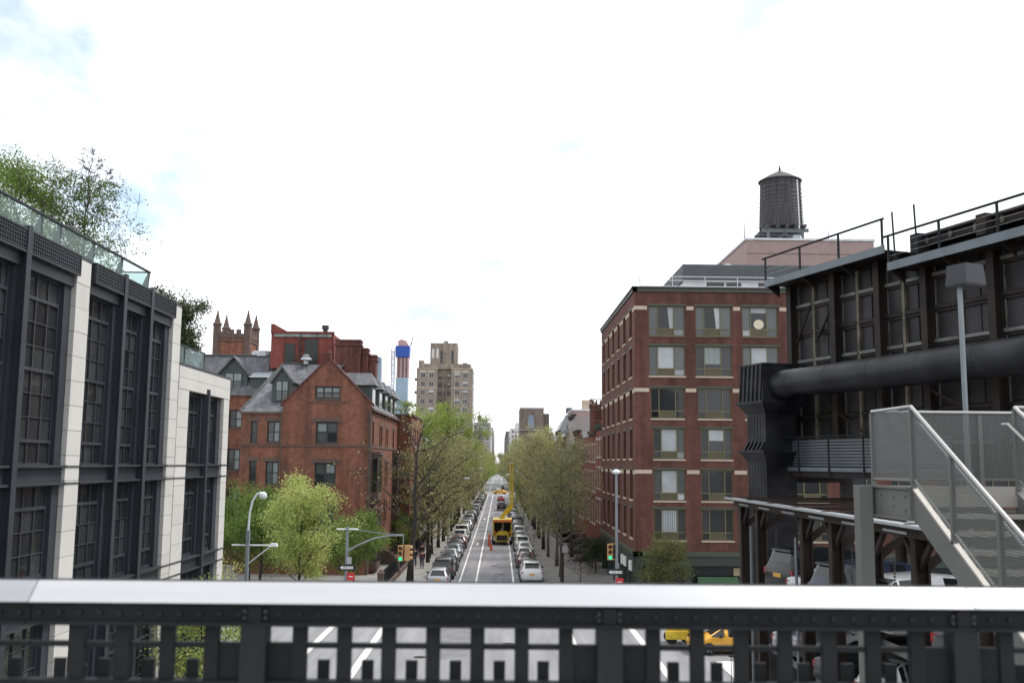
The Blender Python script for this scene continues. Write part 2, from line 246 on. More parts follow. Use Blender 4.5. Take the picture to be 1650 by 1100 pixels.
# ------------------------------------------------------------------ mesh helpers
OFF = {}
class MB:
    def __init__(s): s.v = []; s.f = []; s.m = []; s.cur = 0
    def mat(s, k): s.cur = k; return s
    def poly(s, pts, flip=False):
        b = len(s.v); s.v += [tuple(p) for p in pts]; idx = list(range(b, b + len(pts)))
        s.f.append(idx[::-1] if flip else idx); s.m.append(s.cur); return s
    def box(s, x0, x1, y0, y1, z0, z1):
        if x1 < x0: x0, x1 = x1, x0
        if y1 < y0: y0, y1 = y1, y0
        if z1 < z0: z0, z1 = z1, z0
        b = len(s.v); s.v += [(x0, y0, z0), (x1, y0, z0), (x1, y1, z0), (x0, y1, z0), (x0, y0, z1), (x1, y0, z1), (x1, y1, z1), (x0, y1, z1)]
        for q in ((0, 3, 2, 1), (4, 5, 6, 7), (0, 1, 5, 4), (1, 2, 6, 5), (2, 3, 7, 6), (3, 0, 4, 7)): s.f.append([b + i for i in q]); s.m.append(s.cur)
        return s
    def frust(s, x0, x1, y0, y1, z0, X0, X1, Y0, Y1, z1):
        b = len(s.v); s.v += [(x0, y0, z0), (x1, y0, z0), (x1, y1, z0), (x0, y1, z0), (X0, Y0, z1), (X1, Y0, z1), (X1, Y1, z1), (X0, Y1, z1)]
        for q in ((0, 3, 2, 1), (4, 5, 6, 7), (0, 1, 5, 4), (1, 2, 6, 5), (2, 3, 7, 6), (3, 0, 4, 7)): s.f.append([b + i for i in q]); s.m.append(s.cur)
        return s
    def prism(s, pts, d):
        """pts: planar polygon, d: extrusion vector"""
        n = len(pts); b = len(s.v); s.v += [tuple(p) for p in pts] + [(p[0] + d[0], p[1] + d[1], p[2] + d[2]) for p in pts]
        s.f.append(list(range(b, b + n))[::-1]); s.m.append(s.cur); s.f.append(list(range(b + n, b + 2 * n))); s.m.append(s.cur)
        for i in range(n): j = (i + 1) % n; s.f.append([b + i, b + j, b + n + j, b + n + i]); s.m.append(s.cur)
        return s
    def tube(s, path, rad, n=8, cap=True):
        path = [Vector(p) for p in path]
        if not hasattr(rad, '__len__'): rad = [rad] * len(path)
        b = len(s.v); up = None
        for i, p in enumerate(path):
            t = (path[min(i + 1, len(path) - 1)] - path[max(i - 1, 0)]).normalized()
            if up is None: up = Vector((0, 0, 1)) if abs(t.z) < 0.9 else Vector((1, 0, 0))
            a = t.cross(up)
            if a.length < 1e-4: a = t.cross(Vector((0.3, 1, 0.2)))
            a.normalize(); c = a.cross(t).normalized(); up = c
            for k in range(n):
                q = p + (a * math.cos(2 * math.pi * k / n) + c * math.sin(2 * math.pi * k / n)) * rad[i]; s.v.append(tuple(q))
        for i in range(len(path) - 1):
            for k in range(n):
                j = (k + 1) % n; s.f.append([b + i * n + k, b + i * n + j, b + (i + 1) * n + j, b + (i + 1) * n + k]); s.m.append(s.cur)
        if cap:
            s.f.append([b + k for k in range(n)][::-1]); s.m.append(s.cur); e = b + (len(path) - 1) * n; s.f.append([e + k for k in range(n)]); s.m.append(s.cur)
        return s
    def lathe(s, c, prof, n=16):
        b = len(s.v)
        for r, z in prof:
            for k in range(n): s.v.append((c[0] + r * math.cos(2 * math.pi * k / n), c[1] + r * math.sin(2 * math.pi * k / n), c[2] + z))
        for i in range(len(prof) - 1):
            for k in range(n):
                j = (k + 1) % n; s.f.append([b + i * n + k, b + i * n + j, b + (i + 1) * n + j, b + (i + 1) * n + k]); s.m.append(s.cur)
        s.f.append([b + k for k in range(n)][::-1]); s.m.append(s.cur); e = b + (len(prof) - 1) * n; s.f.append([e + k for k in range(n)]); s.m.append(s.cur)
        return s
    def mesh(s, name, mats, off=(0, 0, 0), smooth=False):
        me = bpy.data.meshes.new(name); ox, oy, oz = off
        me.from_pydata([(x - ox, y - oy, z - oz) for x, y, z in s.v], [], s.f)
        for m in (mats if isinstance(mats, (list, tuple)) else [mats]): me.materials.append(M[m])
        if any(s.m): me.polygons.foreach_set('material_index', s.m)
        if smooth: me.polygons.foreach_set('use_smooth', [True] * len(me.polygons))
        me.update(); return me
    def build(s, name, mats, parent=None, kind=None, smooth=False):
        off = OFF.get(parent.name, (0, 0, 0)) if parent else (0, 0, 0)
        return place(name, s.mesh(name, mats, off, smooth), parent, kind)
def place(name, me, parent=None, kind=None, loc=(0, 0, 0), scale=None, rot=None):
    o = bpy.data.objects.new(name, me); col.objects.link(o); o.location = loc
    if scale: o.scale = scale
    if rot: o.rotation_euler = rot
    if parent: o.parent = parent; OFF[o.name] = OFF.get(parent.name, (0, 0, 0))
    if kind: o['kind'] = kind
    return o
def tag(o, label, cat, group=None):
    o['label'] = label; o['category'] = cat
    if group: o['group'] = group
    return o
def thing(name, label, cat, loc=(0, 0, 0), rz=0.0, group=None, local=False):
    o = bpy.data.objects.new(name, None); col.objects.link(o); o.location = loc; o.rotation_euler = (0, 0, rz); o.empty_display_size = 0.3
    tag(o, label, cat, group); OFF[o.name] = (0, 0, 0) if (local or rz) else tuple(loc)
    return o
UNIT = {}
def piece(name, mat, parent, x0, x1, y0, y1, z0, z1):
    if mat not in UNIT: UNIT[mat] = MB().box(-.5, .5, -.5, .5, -.5, .5).mesh('piece_' + mat, mat)
    o = OFF.get(parent.name, (0, 0, 0))
    return place(name, UNIT[mat], parent, None, ((x0 + x1) / 2 - o[0], (y0 + y1) / 2 - o[1], (z0 + z1) / 2 - o[2]), (abs(x1 - x0), abs(y1 - y0), abs(z1 - z0)))
class Fac:
    """an upright face: axis 'y' is the plane y=pos with u=x, axis 'x' is x=pos with u=y; s is the outward sign"""
    def __init__(f, axis, pos, s): f.a, f.p, f.s = axis, pos, s
    def ext(f, u0, u1, d0, d1, z0, z1):
        a, b = f.p + f.s * d0, f.p + f.s * d1
        if a > b: a, b = b, a
        return (u0, u1, a, b, z0, z1) if f.a == 'y' else (a, b, u0, u1, z0, z1)
    def box(f, B, *e): B.box(*f.ext(*e)); return B
    def piece(f, name, mat, parent, *e): return piece(name, mat, parent, *f.ext(*e))
    def pt(f, u, d, z): return (u, f.p + f.s * d, z) if f.a == 'y' else (f.p + f.s * d, u, z)
    def wall(f, B, u0, u1, z0, z1, ops, depth=0.25):
        us = sorted({u0, u1, *[o[0] for o in ops], *[o[1] for o in ops]}); zs = sorted({z0, z1, *[o[2] for o in ops], *[o[3] for o in ops]})
        us = [u for u in us if u0 <= u <= u1]; zs = [z for z in zs if z0 <= z <= z1]
        for i in range(len(us) - 1):
            run = None
            for j in range(len(zs) - 1):
                cu, cz = (us[i] + us[i + 1]) / 2, (zs[j] + zs[j + 1]) / 2
                inside = any(o[0] < cu < o[1] and o[2] < cz < o[3] for o in ops)
                if not inside and run is None: run = zs[j]
                if run is not None and (inside or j == len(zs) - 2):
                    top = zs[j] if inside else zs[j + 1]
                    B.poly([f.pt(us[i], 0, run), f.pt(us[i + 1], 0, run), f.pt(us[i + 1], 0, top), f.pt(us[i], 0, top)]); run = None
        for a, b, c, d in [o[:4] for o in ops]:
            P = lambda u, dd, z: f.pt(u, dd, z)
            B.poly([P(a, 0, c), P(b, 0, c), P(b, -depth, c), P(a, -depth, c)]); B.poly([P(a, 0, d), P(b, 0, d), P(b, -depth, d), P(a, -depth, d)])
            B.poly([P(a, 0, c), P(a, 0, d), P(a, -depth, d), P(a, -depth, c)]); B.poly([P(b, 0, c), P(b, 0, d), P(b, -depth, d), P(b, -depth, c)])
        return B
def window(f, parent, u0, u1, z0, z1, depth=0.2, cols=(0.5,), rows=(), fm='black_frame', gm='glass_dark', bar=0.06, sill=None, sill_h=0.12, name='window', split=True, gpick=None, thick=()):
    """a window set back in its opening: the frame is the part, panes and sill its sub-parts"""
    B = MB(); w, h = u1 - u0, z1 - z0; g = 0.003
    f.box(B, u0 + g, u0 + bar, -depth, -depth + 0.08, z0 + g, z1 - g); f.box(B, u1 - bar, u1 - g, -depth, -depth + 0.08, z0 + g, z1 - g)
    f.box(B, u0 + bar, u1 - bar, -depth, -depth + 0.08, z0 + g, z0 + bar); f.box(B, u0 + bar, u1 - bar, -depth, -depth + 0.08, z1 - bar, z1 - g)
    uc = [u0 + bar / 2] + [u0 + c * w for c in cols] + [u1 - bar / 2]; zc = [z0 + bar / 2] + [z0 + r * h for r in rows] + [z1 - bar / 2]
    for u in uc[1:-1]: f.box(B, u - bar / 2, u + bar / 2, -depth + 0.003, -depth + 0.075, z0 + bar, z1 - bar)
    for i, z in enumerate(zc[1:-1]):
        hb = bar * (1.5 if i in thick else 0.8) / 2
        f.box(B, u0 + bar, u1 - bar, -depth + 0.006, -depth + 0.07, z - hb, z + hb)
    if not split:
        B.mat(1); f.box(B, u0 + bar * .5, u1 - bar * .5, -depth - 0.02, -depth + 0.03, z0 + bar * .5, z1 - bar * .5)
        if sill: B.mat(2); f.box(B, u0 - 0.08, u1 + 0.08, -depth, 0.07, z0 - sill_h, z0 - 0.003)
        return B.build(name, [fm, gm] + ([sill] if sill else []), parent)
    o = B.build(name, fm, parent)
    for i in range(len(uc) - 1):
        for j in range(len(zc) - 1):
            mt = gpick(i, j) if gpick else gm
            f.piece('pane', mt, o, uc[i], uc[i + 1], -depth - 0.02, -depth + 0.03, zc[j], zc[j + 1])
    if sill: f.piece('sill', sill, o, u0 - 0.08, u1 + 0.08, -depth, 0.07, z0 - sill_h, z0 - 0.003)
    return o
def struct(name, B, mat): o = B.build(name, mat); o['kind'] = 'structure'; return o
def text_mesh(body, size, mat):
    cu = bpy.data.curves.new('text', 'FONT'); cu.body = body; cu.size = size; cu.align_x = 'CENTER'; cu.align_y = 'CENTER'; cu.extrude = 0.003
    ob = bpy.data.objects.new('lettering', cu); col.objects.link(ob)
    me = bpy.data.meshes.new_from_object(ob.evaluated_get(bpy.context.evaluated_depsgraph_get())); bpy.data.objects.remove(ob); bpy.data.curves.remove(cu)
    me.materials.clear(); me.materials.append(M[mat]); return me
def ordn(n): return '%d%s' % (n, 'th' if 10 <= n % 100 <= 20 else {1: 'st', 2: 'nd', 3: 'rd'}.get(n % 10, 'th'))

# ------------------------------------------------------------------ ground, roads, pavements
struct('ground', MB().poly([(-4000, -1500, -0.06), (4000, -1500, -0.06), (4000, 6000, -0.06), (-4000, 6000, -0.06)]), 'city_ground')
struct('avenue', MB().poly([(-300, 46.5, 0), (300, 46.5, 0), (300, 68.5, 0), (-300, 68.5, 0)]), 'asphalt')
struct('cross_avenue', MB().poly([(-300, 319, 0), (300, 319, 0), (300, 343, 0), (-300, 343, 0)]), 'asphalt')
street = struct('street', MB().poly([(-5.9, -60, 0.004), (3.6, -60, 0.004), (3.6, 2100, 0.004), (-5.9, 2100, 0.004)]), 'asphalt')
def line(x0, x1, y0, y1, z=0.008, mat='road_paint', name='lane_line'): return MB().box(x0, x1, y0, y1, z - 0.003, z).build(name, mat, street)
line(-3.32, -3.20, 70, 316); line(-1.95, -1.79, 70, 316); line(1.22, 1.36, 70, 316)
line(-3.32, -3.20, 346, 900); line(1.22, 1.36, 346, 900)
line(-7.10, -6.72, 46.9, 68.2, name='crosswalk_line'); line(-10.25, -9.9, 46.9, 68.2, name='crosswalk_line')
line(4.1, 4.42, 46.9, 68.2, name='crosswalk_line'); line(8.0, 8.36, 46.9, 68.2, name='crosswalk_line')
line(-5.6, 3.3, 44.2, 44.6, name='stop_line')
line(11.2, 12.9, 47.5, 52.5, name='crosswalk_line')
for y0, y1, x0, x1 in ((96, 103, 0.0, 1.9), (84, 89, 0.4, 3.0), (135, 150, -1.6, 0.8), (52, 66, -3.5, -1.6), (170, 190, -1.5, 1.0)):
    MB().poly([(x0, y0, 0.006), (x1, y0 + 1.2, 0.006), (x1 + .3, y1, 0.006), (x0 - .25, y1 - 1, 0.006)]).build('asphalt_patch', 'asphalt_patch', street)
for cx, cy in ((-0.4, 99), (0.3, 91.5), (-4, 53), (0.6, 57), (1.0, 63.5)): MB().lathe((cx, cy, 0.0), [(0.34, 0.0), (0.34, 0.011), (0.28, 0.012)], 20).build('manhole_cover', 'rack_brown', street)
def bike_mark(cy):
    B = MB()
    for q in ([(-2.9, cy, 0.009), (-2.25, cy, 0.009), (-2.575, cy + 1.6, 0.009)], [(-2.68, cy - 1.6, 0.009), (-2.47, cy - 1.6, 0.009), (-2.47, cy, 0.009), (-2.68, cy, 0.009)]): B.poly(q)
    B.build('bike_lane_arrow', 'road_paint', street)
bike_mark(125); bike_mark(180)
for nm, x0, x1, y0, y1 in (('pavement_north_west', -160, -5.9, -60, 46.5), ('pavement_south_west', 3.6, 160, -60, 46.5), ('pavement_north', -160, -5.9, 68.5, 319), ('pavement_south', 3.6, 160, 68.5, 319),
                           ('pavement_north_far', -300, -5.9, 343, 2100), ('pavement_south_far', 3.6, 300, 343, 2100)):
    pv = struct(nm, MB().box(x0, x1, y0, y1, -0.05, 0.13), 'concrete_walk')
    xe = x1 if x1 < 0 else x0; s = 1 if x1 < 0 else -1
    MB().box(xe - s * 0.16, xe + s * 0.02, y0 - .02, y1 + .02, -0.04, 0.142).build('kerb', 'kerb_stone', pv)
    for ye, t in ((y0, -1), (y1, 1)):
        if -50 < ye < 400: MB().box(min(x0, xe), max(x0, x1), ye - t * 0.16, ye + t * 0.022, -0.04, 0.139).build('kerb', 'kerb_stone', pv)

# ------------------------------------------------------------------ modern building with steel windows, near side of the avenue
lb = thing('steel_window_building', 'modern block with dark steel grid windows between white stone pilasters', 'building', (-16, 30, 0))
F = Fac('x', -11.6, 1)
TOP = 15.57
B = MB(); B.box(-30, -12.3, 8, 35.9, 0, TOP - 0.12); B.box(-30, -12.25, 35.9, 42.6, 0, 13.1); B.build('core', 'dark_steel', lb)
B = MB(); B.box(-30, -11.62, 8, 35.94, TOP - 0.115, TOP - 0.02); B.box(-30, -11.58, 35.97, 42.86, 13.40, 13.49); B.build('roof_coping', 'dark_steel_light', lb)
def pilaster(y0, y1, ztop, back=-0.55):
    n = int(round(ztop / 0.68)); h = ztop / n
    for i in range(n): F.piece('stone_panel', 'limestone', lb, y0, y1, back, 0.0 + random.uniform(-.004, .004), i * h + 0.006, (i + 1) * h - 0.006)
    B = MB(); F.box(B, y0 + .02, y1 - .02, back + .01, -0.02, 0, ztop - .01); B.build('pilaster_backing', 'dark_steel', lb)
pilaster(26.97, 27.85, TOP - .12); pilaster(35.08, 35.93, TOP - .12); pilaster(36.0, 37.24, 12.55); pilaster(41.99, 42.81, 12.55); pilaster(17.2, 18.1, TOP - .12)
# end wall stone toward the avenue
for i in range(19): piece('stone_panel', 'limestone', lb, -13.4, -12.155, 42.35, 42.80 + random.uniform(-.004, .004), i * 0.66 + .006, (i + 1) * 0.66 - .006)
# white parapet of the lower part
for y0, y1 in ((36.0, 38.25), (38.25, 40.5), (40.5, 42.81)):
    F.piece('stone_panel', 'limestone', lb, y0 + .006, y1 - .006, -0.55, 0.012, 12.56, 12.97); F.piece('stone_panel', 'limestone', lb, y0 + .006, y1 - .006, -0.55, 0.008, 12.982, 13.395)
def tall_bay(y0, y1, zs, depth):
    """one steel window: rows of panes stacked through the storey"""
    B = MB(); f = F; fr = 0.07
    z0, z1 = zs[0][0], zs[-1][0]
    f.box(B, y0, y0 + fr, -depth - .04, -depth + .07, z0, z1); f.box(B, y1 - fr, y1, -depth - .04, -depth + .07, z0, z1)
    w = (y1 - y0) / 3
    for k in (1, 2): f.box(B, y0 + k * w - .025, y0 + k * w + .025, -depth + .003, -depth + .065, z0 + .01, z1 - .01)
    for z, th in zs:
        t = 0.085 if th else 0.028
        f.box(B, y0 + fr, y1 - fr, -depth + .006, -depth + (.085 if th else .06), z - t / 2, z + t / 2)
    o = B.build('window', 'dark_steel_light', lb)
    for k in range(3):
        for (a, _), (b, _) in zip(zs[:-1], zs[1:]): f.piece('pane', 'glass_office', o, y0 + k * w, y0 + (k + 1) * w, -depth - .02, -depth + .02, a, b)
def rows(z0, z1, n, thick): return [(z0 + (z1 - z0) * i / n, i in thick) for i in range(n + 1)]
bays = [(18.3, 20.1), (20.9, 22.6), (22.75, 23.75), (24.60, 26.55), (28.15, 29.95), (30.62, 32.35), (32.9, 34.65)]
for i, (a, b) in enumerate(bays):
    tall_bay(a, b, rows(9.83, 14.62, 8, (0, 1, 4, 7, 8)), 0.32); tall_bay(a, b, rows(6.42, 9.30, 5, (0, 1, 4, 5)), 0.32)
    if i > 2: tall_bay(a, b, rows(0.6, 5.85, 9, (0, 3, 6, 9)), 0.32)
for a, b in ((37.65, 39.25), (39.9, 41.5)):
    tall_bay(a, b, rows(9.83, 12.45, 4, (0, 3, 4)), 0.32); tall_bay(a, b, rows(6.42, 9.30, 5, (0, 1, 4, 5)), 0.32); tall_bay(a, b, rows(0.6, 5.85, 9, (0, 3, 6, 9)), 0.32)
# steel frame between the bays: piers, fins, spandrels and lintels
def steel(name, y0, y1, d0, d1, z0, z1, mat='dark_steel'): B = MB(); F.box(B, y0, y1, d0, d1, z0, z1); return B.build(name, mat, lb)
for a, b, zt in ((20.1, 20.9, TOP - .2), (22.6, 22.75, TOP - .2), (23.75, 24.60, TOP - .2), (26.55, 26.965, 14.66), (27.855, 28.15, 14.66), (29.95, 30.62, 14.66), (32.35, 32.9, 14.66), (34.65, 35.075, 14.66), (18.1, 18.3, 14.66),
                 (37.245, 37.65, 12.545), (39.25, 39.9, 12.545), (41.5, 41.985, 12.545)):
    steel('pier', a, b, -0.5, -0.14, 0, zt)
for y in (23.95, 30.28, 32.62, 20.5): B = MB(); F.box(B, y - .13, y + .13, -0.138, -0.11, 0, TOP + .05); F.box(B, y - .02, y + .02, -0.11, 0.08, 0, TOP + .05); F.box(B, y - .12, y + .12, 0.08, 0.11, 0, TOP + .05); B.build('mullion_fin', 'dark_steel', lb)
B = MB(); F.box(B, 39.56 - .1, 39.56 + .1, -0.138, 0.10, 0, 12.75); B.build('mullion_fin', 'dark_steel', lb)
for a, b in ((18.1, 26.965), (27.855, 35.075), (37.245, 41.985)):
    zl = [(14.64, 14.93)] if a < 37 else []
    for z0, z1 in zl: steel('lintel', a, b, -0.5, -0.06, z0, z1, 'dark_steel_light')
    for zb in (9.32, 5.87):
        steel('spandrel', a, b, -0.5, -0.10, zb + .05, zb + .44); steel('spandrel_flange', a, b, -0.5, 0.05, zb + .44, zb + .50, 'dark_steel_light'); steel('spandrel_flange', a, b, -0.5, 0.05, zb - .01, zb + .05, 'dark_steel_light')
for zb in (9.32, 5.87):   # flat bars carrying the floor line across the stone
    for a, b in ((26.965, 27.855), (35.075, 37.245), (41.985, 42.83)):
        for z in (zb + .45, zb): steel('floor_band', a, b, 0.006, 0.03, z, z + .035, 'dark_steel')
def grille(y0, y1, z0, z1):
    B = MB(); n = int((y1 - y0) / 0.115)
    F.box(B, y0, y1, 0.04, 0.10, z0, z0 + .045); F.box(B, y0, y1, 0.04, 0.10, z1 - .045, z1); F.box(B, y0, y0 + .04, 0.04, 0.1, z0 + .045, z1 - .045); F.box(B, y1 - .04, y1, 0.04, 0.1, z0 + .045, z1 - .045)
    for i in range(1, n): u = y0 + (y1 - y0) * i / n; F.box(B, u - .014, u + .014, 0.055, 0.085, z0 + .04, z1 - .04)
    for k in range(1, 6): z = z0 + (z1 - z0) * k / 6; F.box(B, y0 + .03, y1 - .03, 0.05, 0.08, z - .014, z + .014)
    B.build('grille', 'dark_steel_light', lb, kind='stuff')
    steel('grille_backing', y0, y1, -0.5, -0.02, z0 - .01, z1 - .01, 'black_frame')
for a, b in ((18.1, 20.42), (20.6, 23.88), (24.03, 26.97), (28.0, 30.2), (30.36, 32.55), (32.7, 35.05)): grille(a, b, 14.94, 15.53)
# glass balustrades on the two roofs
B = MB(); B.box(-11.72, -11.64, 15, 32.72, 16.12, 16.17); B.box(-18, -11.72, 32.66, 32.72, 16.12, 16.17); B.build('roof_rail', 'dark_steel', lb)
posts = [18.6, 20.6, 22.69, 24.89, 25.98, 28.16, 30.3, 32.66]
for y in posts: B = MB(); B.prism([(-11.70, y - .035, TOP - .03), (-11.95, y - .035, TOP - .03), (-11.72, y - .035, 16.12), (-11.66, y - .035, 16.12)], (0, .07, 0)); B.build('rail_post', 'dark_steel', lb)
for a, b in zip(posts[:-1], posts[1:]): piece('glass_panel', 'glass_rail', lb, -11.69, -11.675, a + .04, b - .04, TOP + .02, 16.10)
piece('glass_panel', 'glass_rail', lb, -17.8, -11.8, 32.68, 32.695, TOP + .02, 16.10)
B = MB(); B.box(-11.70, -11.64, 35.98, 39.2, 14.13, 14.17); B.box(-15, -11.70, 39.15, 39.2, 14.13, 14.17); B.build('roof_rail', 'dark_steel', lb)
for y in (36.7, 39.17): B = MB(); B.prism([(-11.66, y - .03, 13.49), (-11.9, y - .03, 13.49), (-11.70, y - .03, 14.13), (-11.64, y - .03, 14.13)], (0, .06, 0)); B.build('rail_post', 'dark_steel', lb)
piece('glass_panel', 'glass_rail', lb, -11.68, -11.665, 36.0, 36.67, 13.5, 14.12); piece('glass_panel', 'glass_rail', lb, -11.68, -11.665, 36.74, 39.13, 13.5, 14.12); piece('glass_panel', 'glass_rail', lb, -15, -11.75, 39.168, 39.183, 13.5, 14.12)

# ------------------------------------------------------------------ gabled brick hotel across the avenue
ho = thing('gabled_brick_house', 'large red brick house with stone-coped gable and slate roofs behind the trees', 'house', (-16, 95, 0))
G = Fac('y', 89.0, -1)
w1 = [(-16.53, -14.28, 15.49, 16.61), (-16.36, -14.40, 11.55, 13.45), (-16.36, -14.48, 7.86, 9.82), (-16.36, -14.48, 3.6, 5.9)]
w2 = [(-22.2, -21.6, 11.53, 13.45), (-20.74, -19.6, 11.6, 13.46), (-22.2, -21.58, 7.93, 9.92), (-20.75, -19.6, 7.9, 9.9), (-22.2, -21.58, 3.8, 5.9), (-20.75, -19.6, 3.8, 5.9)]
B = MB(); G.wall(B, -19.35, -11.45, 0, 15.0, w1[1:], 0.28)
B.poly([(-19.35, 89, 15), (-11.45, 89, 15), (-11.93, 89, 15.49), (-18.87, 89, 15.49)])
B.poly([(-18.87, 89, 15.49), (-16.53, 89, 15.49), (-16.53, 89, 16.61), (-17.78, 89, 16.61)]); B.poly([(-14.28, 89, 15.49), (-11.93, 89, 15.49), (-13.02, 89, 16.61), (-14.28, 89, 16.61)])
B.poly([(-17.78, 89, 16.61), (-13.02, 89, 16.61), (-15.4, 89, 19.05)])
a, b, c, d = w1[0]
for q in ([(a, 89, c), (b, 89, c), (b, 89.28, c), (a, 89.28, c)], [(a, 89, d), (b, 89, d), (b, 89.28, d), (a, 89.28, d)], [(a, 89, c), (a, 89, d), (a, 89.28, d), (a, 89.28, c)], [(b, 89, c), (b, 89, d), (b, 89.28, d), (b, 89.28, c)]): B.poly(q)
B.build('gable_wall', 'brick_hotel', ho)
G2 = Fac('y', 89.35, -1)
B = MB(); G2.wall(B, -23.05, -19.35, 0, 14.25, w2, 0.25); B.build('wall', 'brick_hotel', ho)
G3 = Fac('y', 97.0, -1)
w3 = [(-26.25, -25.0, 13.09, 14.82), (-26.25, -25.05, 9.01, 11.07), (-26.2, -24.95, 5.32, 7.19), (-29.4, -28.2, 13.09, 14.82), (-29.4, -28.2, 9.0, 11.0)]
B = MB(); G3.wall(B, -34, -22.9, 0, 16.2, w3, 0.25); B.build('wall', 'brick_hotel', ho)
B = MB(); B.poly([(-23.05, 89.35, 0), (-23.05, 97, 0), (-23.05, 97, 14.25), (-23.05, 89.35, 14.25)]); B.box(-34, -11.6, 118, 119, 0, 15); B.box(-34, -33.8, 97, 118, 0, 16); B.build('wall', 'brick_hotel', ho)
# south wall with its windows and oriels
S = Fac('x', -11.45, 1)
sw = [(89.9, 91.2, 11.6, 13.5), (95.2, 96.2, 11.6, 13.3), (96.6, 97.6, 11.6, 13.3), (100.4, 101.4, 11.5, 13.2), (101.9, 102.9, 11.5, 13.2), (107.0, 108.4, 11.5, 13.2),
      (95.2, 96.2, 7.9, 9.9), (96.6, 97.6, 7.9, 9.9), (100.4, 101.4, 7.9, 9.9), (101.9, 102.9, 7.9, 9.9), (95.2, 96.2, 4, 6.2), (96.6, 97.6, 4, 6.2), (100.4, 101.4, 4, 6.2), (101.9, 102.9, 4, 6.2), (95.4, 97.2, 0.6, 2.6)]
B = MB(); S.wall(B, 89, 112, 0, 14.6, sw, 0.25); B.build('wall', 'brick_hotel', ho)
for k, o in enumerate(sw): window(S, ho, *o, depth=0.22, cols=(), rows=(0.5,), sill='brownstone', bar=0.09)
for k, o in enumerate(sw):
    if o[3] > 6.5: S.piece('lintel', 'brownstone', ho, o[0] - .15, o[1] + .15, -0.1, 0.035, o[3] + .003, o[3] + .38)
gp = lambda hi: (lambda i, j: 'blind_white' if (j == 1 and hi) else 'window_tint')
window(G, ho, *w1[0], depth=0.25, cols=(0.333, 0.667), rows=(0.5,), bar=0.13, sill='brownstone', gpick=lambda i, j: 'curtain_grey' if j else 'window_tint')
for k, o in enumerate(w1[1:]): window(G, ho, *o, depth=0.25, cols=(0.5,), rows=(0.52,), bar=0.15, sill='brownstone', gpick=lambda i, j, k=k: ('curtain_grey' if j == 1 else 'window_tint') if (k + i) % 2 == 0 else ('window_tint' if j else 'glass_dark'))
for k, o in enumerate(w2): window(G2, ho, *o, depth=0.22, cols=() if o[1] - o[0] < .8 else (0.5,), rows=(0.5,), bar=0.1, sill='brownstone', gpick=lambda i, j, k=k: 'glass_dark' if k % 2 == 0 else ('curtain_grey' if i else 'window_tint'))
for k, o in enumerate(w3): window(G3, ho, *o, depth=0.22, cols=(0.5,), rows=(0.5,), bar=0.12, sill='brownstone', gpick=lambda i, j: 'curtain_grey' if i else 'glass_dark')
for o in w1[1:]: G.piece('lintel', 'brownstone', ho, o[0] - .3, o[1] + .3, -0.1, 0.04, o[3] + .003, o[3] + .36); G.piece('lintel', 'brownstone', ho, o[0] - .3, o[0] - .12, -0.1, 0.035, o[3] - .18, o[3]); G.piece('lintel', 'brownstone', ho, o[1] + .12, o[1] + .3, -0.1, 0.035, o[3] - .18, o[3])
for o in w2: G2.piece('lintel', 'brownstone', ho, o[0] - .25, o[1] + .25, -0.1, 0.035, o[3] + .003, o[3] + .34)
for e in ((-19.42, -11.38, -0.1, 0.07, 11.22, 11.40), (-17.1, -13.7, -0.1, 0.05, 15.10, 15.24)): G.piece('string_course', 'brownstone', ho, *e)
for e in ((-23.1, -19.43, -0.1, 0.06, 11.22, 11.40), (-23.2, -19.43, -0.2, 0.16, 14.1, 14.3)): G2.piece('string_course', 'brownstone', ho, *e)
for e in ((88.98, 112, -0.1, 0.06, 11.2, 11.38), (89.1, 112, -0.3, 0.28, 14.45, 14.66)): S.piece('string_course', 'brownstone', ho, *e)
# coping stones up both sides of the gable
for s_ in (-1, 1):
    n = 11
    for i in range(n):
        t0, t1 = i / n, (i + 1) / n - 0.012
        xa, za = -15.4 + s_ * 4.15 * (1 - t0), 14.9 + 4.2 * t0; xb, zb = -15.4 + s_ * 4.15 * (1 - t1), 14.9 + 4.2 * t1
        MB().prism([(xa, 88.93, za - .12), (xb, 88.93, zb - .12), (xb, 88.93, zb + .17), (xa, 88.93, za + .17)], (0, 0.5, 0)).build('coping_stone', 'brick_chimney', ho)
MB().box(-15.55, -15.25, 88.95, 89.4, 19.0, 19.55).frust(-15.62, -15.18, 88.9, 89.45, 19.55, -15.45, -15.35, 89.1, 89.2, 19.95).build('finial', 'brick_chimney', ho)
# slate roofs
B = MB()
B.poly([(-23.2, 89.2, 14.3), (-19.35, 89.2, 14.3), (-15.2, 97, 19.3), (-21.2, 97, 19.3)]); B.poly([(-23.2, 89.2, 14.3), (-21.2, 97, 19.3), (-22.5, 100, 19.3), (-23.2, 99, 14.3)])
B.poly([(-19.35, 89.4, 14.9), (-15.4, 89.4, 18.85), (-15.4, 118, 18.85), (-19.35, 118, 14.9)]); B.poly([(-11.3, 89.4, 14.68), (-15.4, 89.4, 18.85), (-15.4, 118, 18.85), (-11.3, 118, 14.68)])
B.poly([(-34, 96.8, 16.2), (-22.9, 96.8, 16.2), (-22.9, 99.0, 20.25), (-34, 99.0, 20.25)]); B.box(-34, -22.9, 99.0, 117, 19.9, 20.3)
B.box(-21.5, -18.5, 97, 117, 18.9, 19.32)
B.build('roof', 'slate', ho)
B = MB(); B.tube([(-23.2, 89.15, 14.35), (-21.2, 97, 19.36)], 0.07, 6); B.tube([(-34, 98.98, 20.33), (-22.9, 98.98, 20.33)], 0.09, 6); B.tube([(-21.2, 97, 19.38), (-18.6, 97, 19.38)], 0.08, 6); B.build('roof_ridge', 'dormer_green', ho)
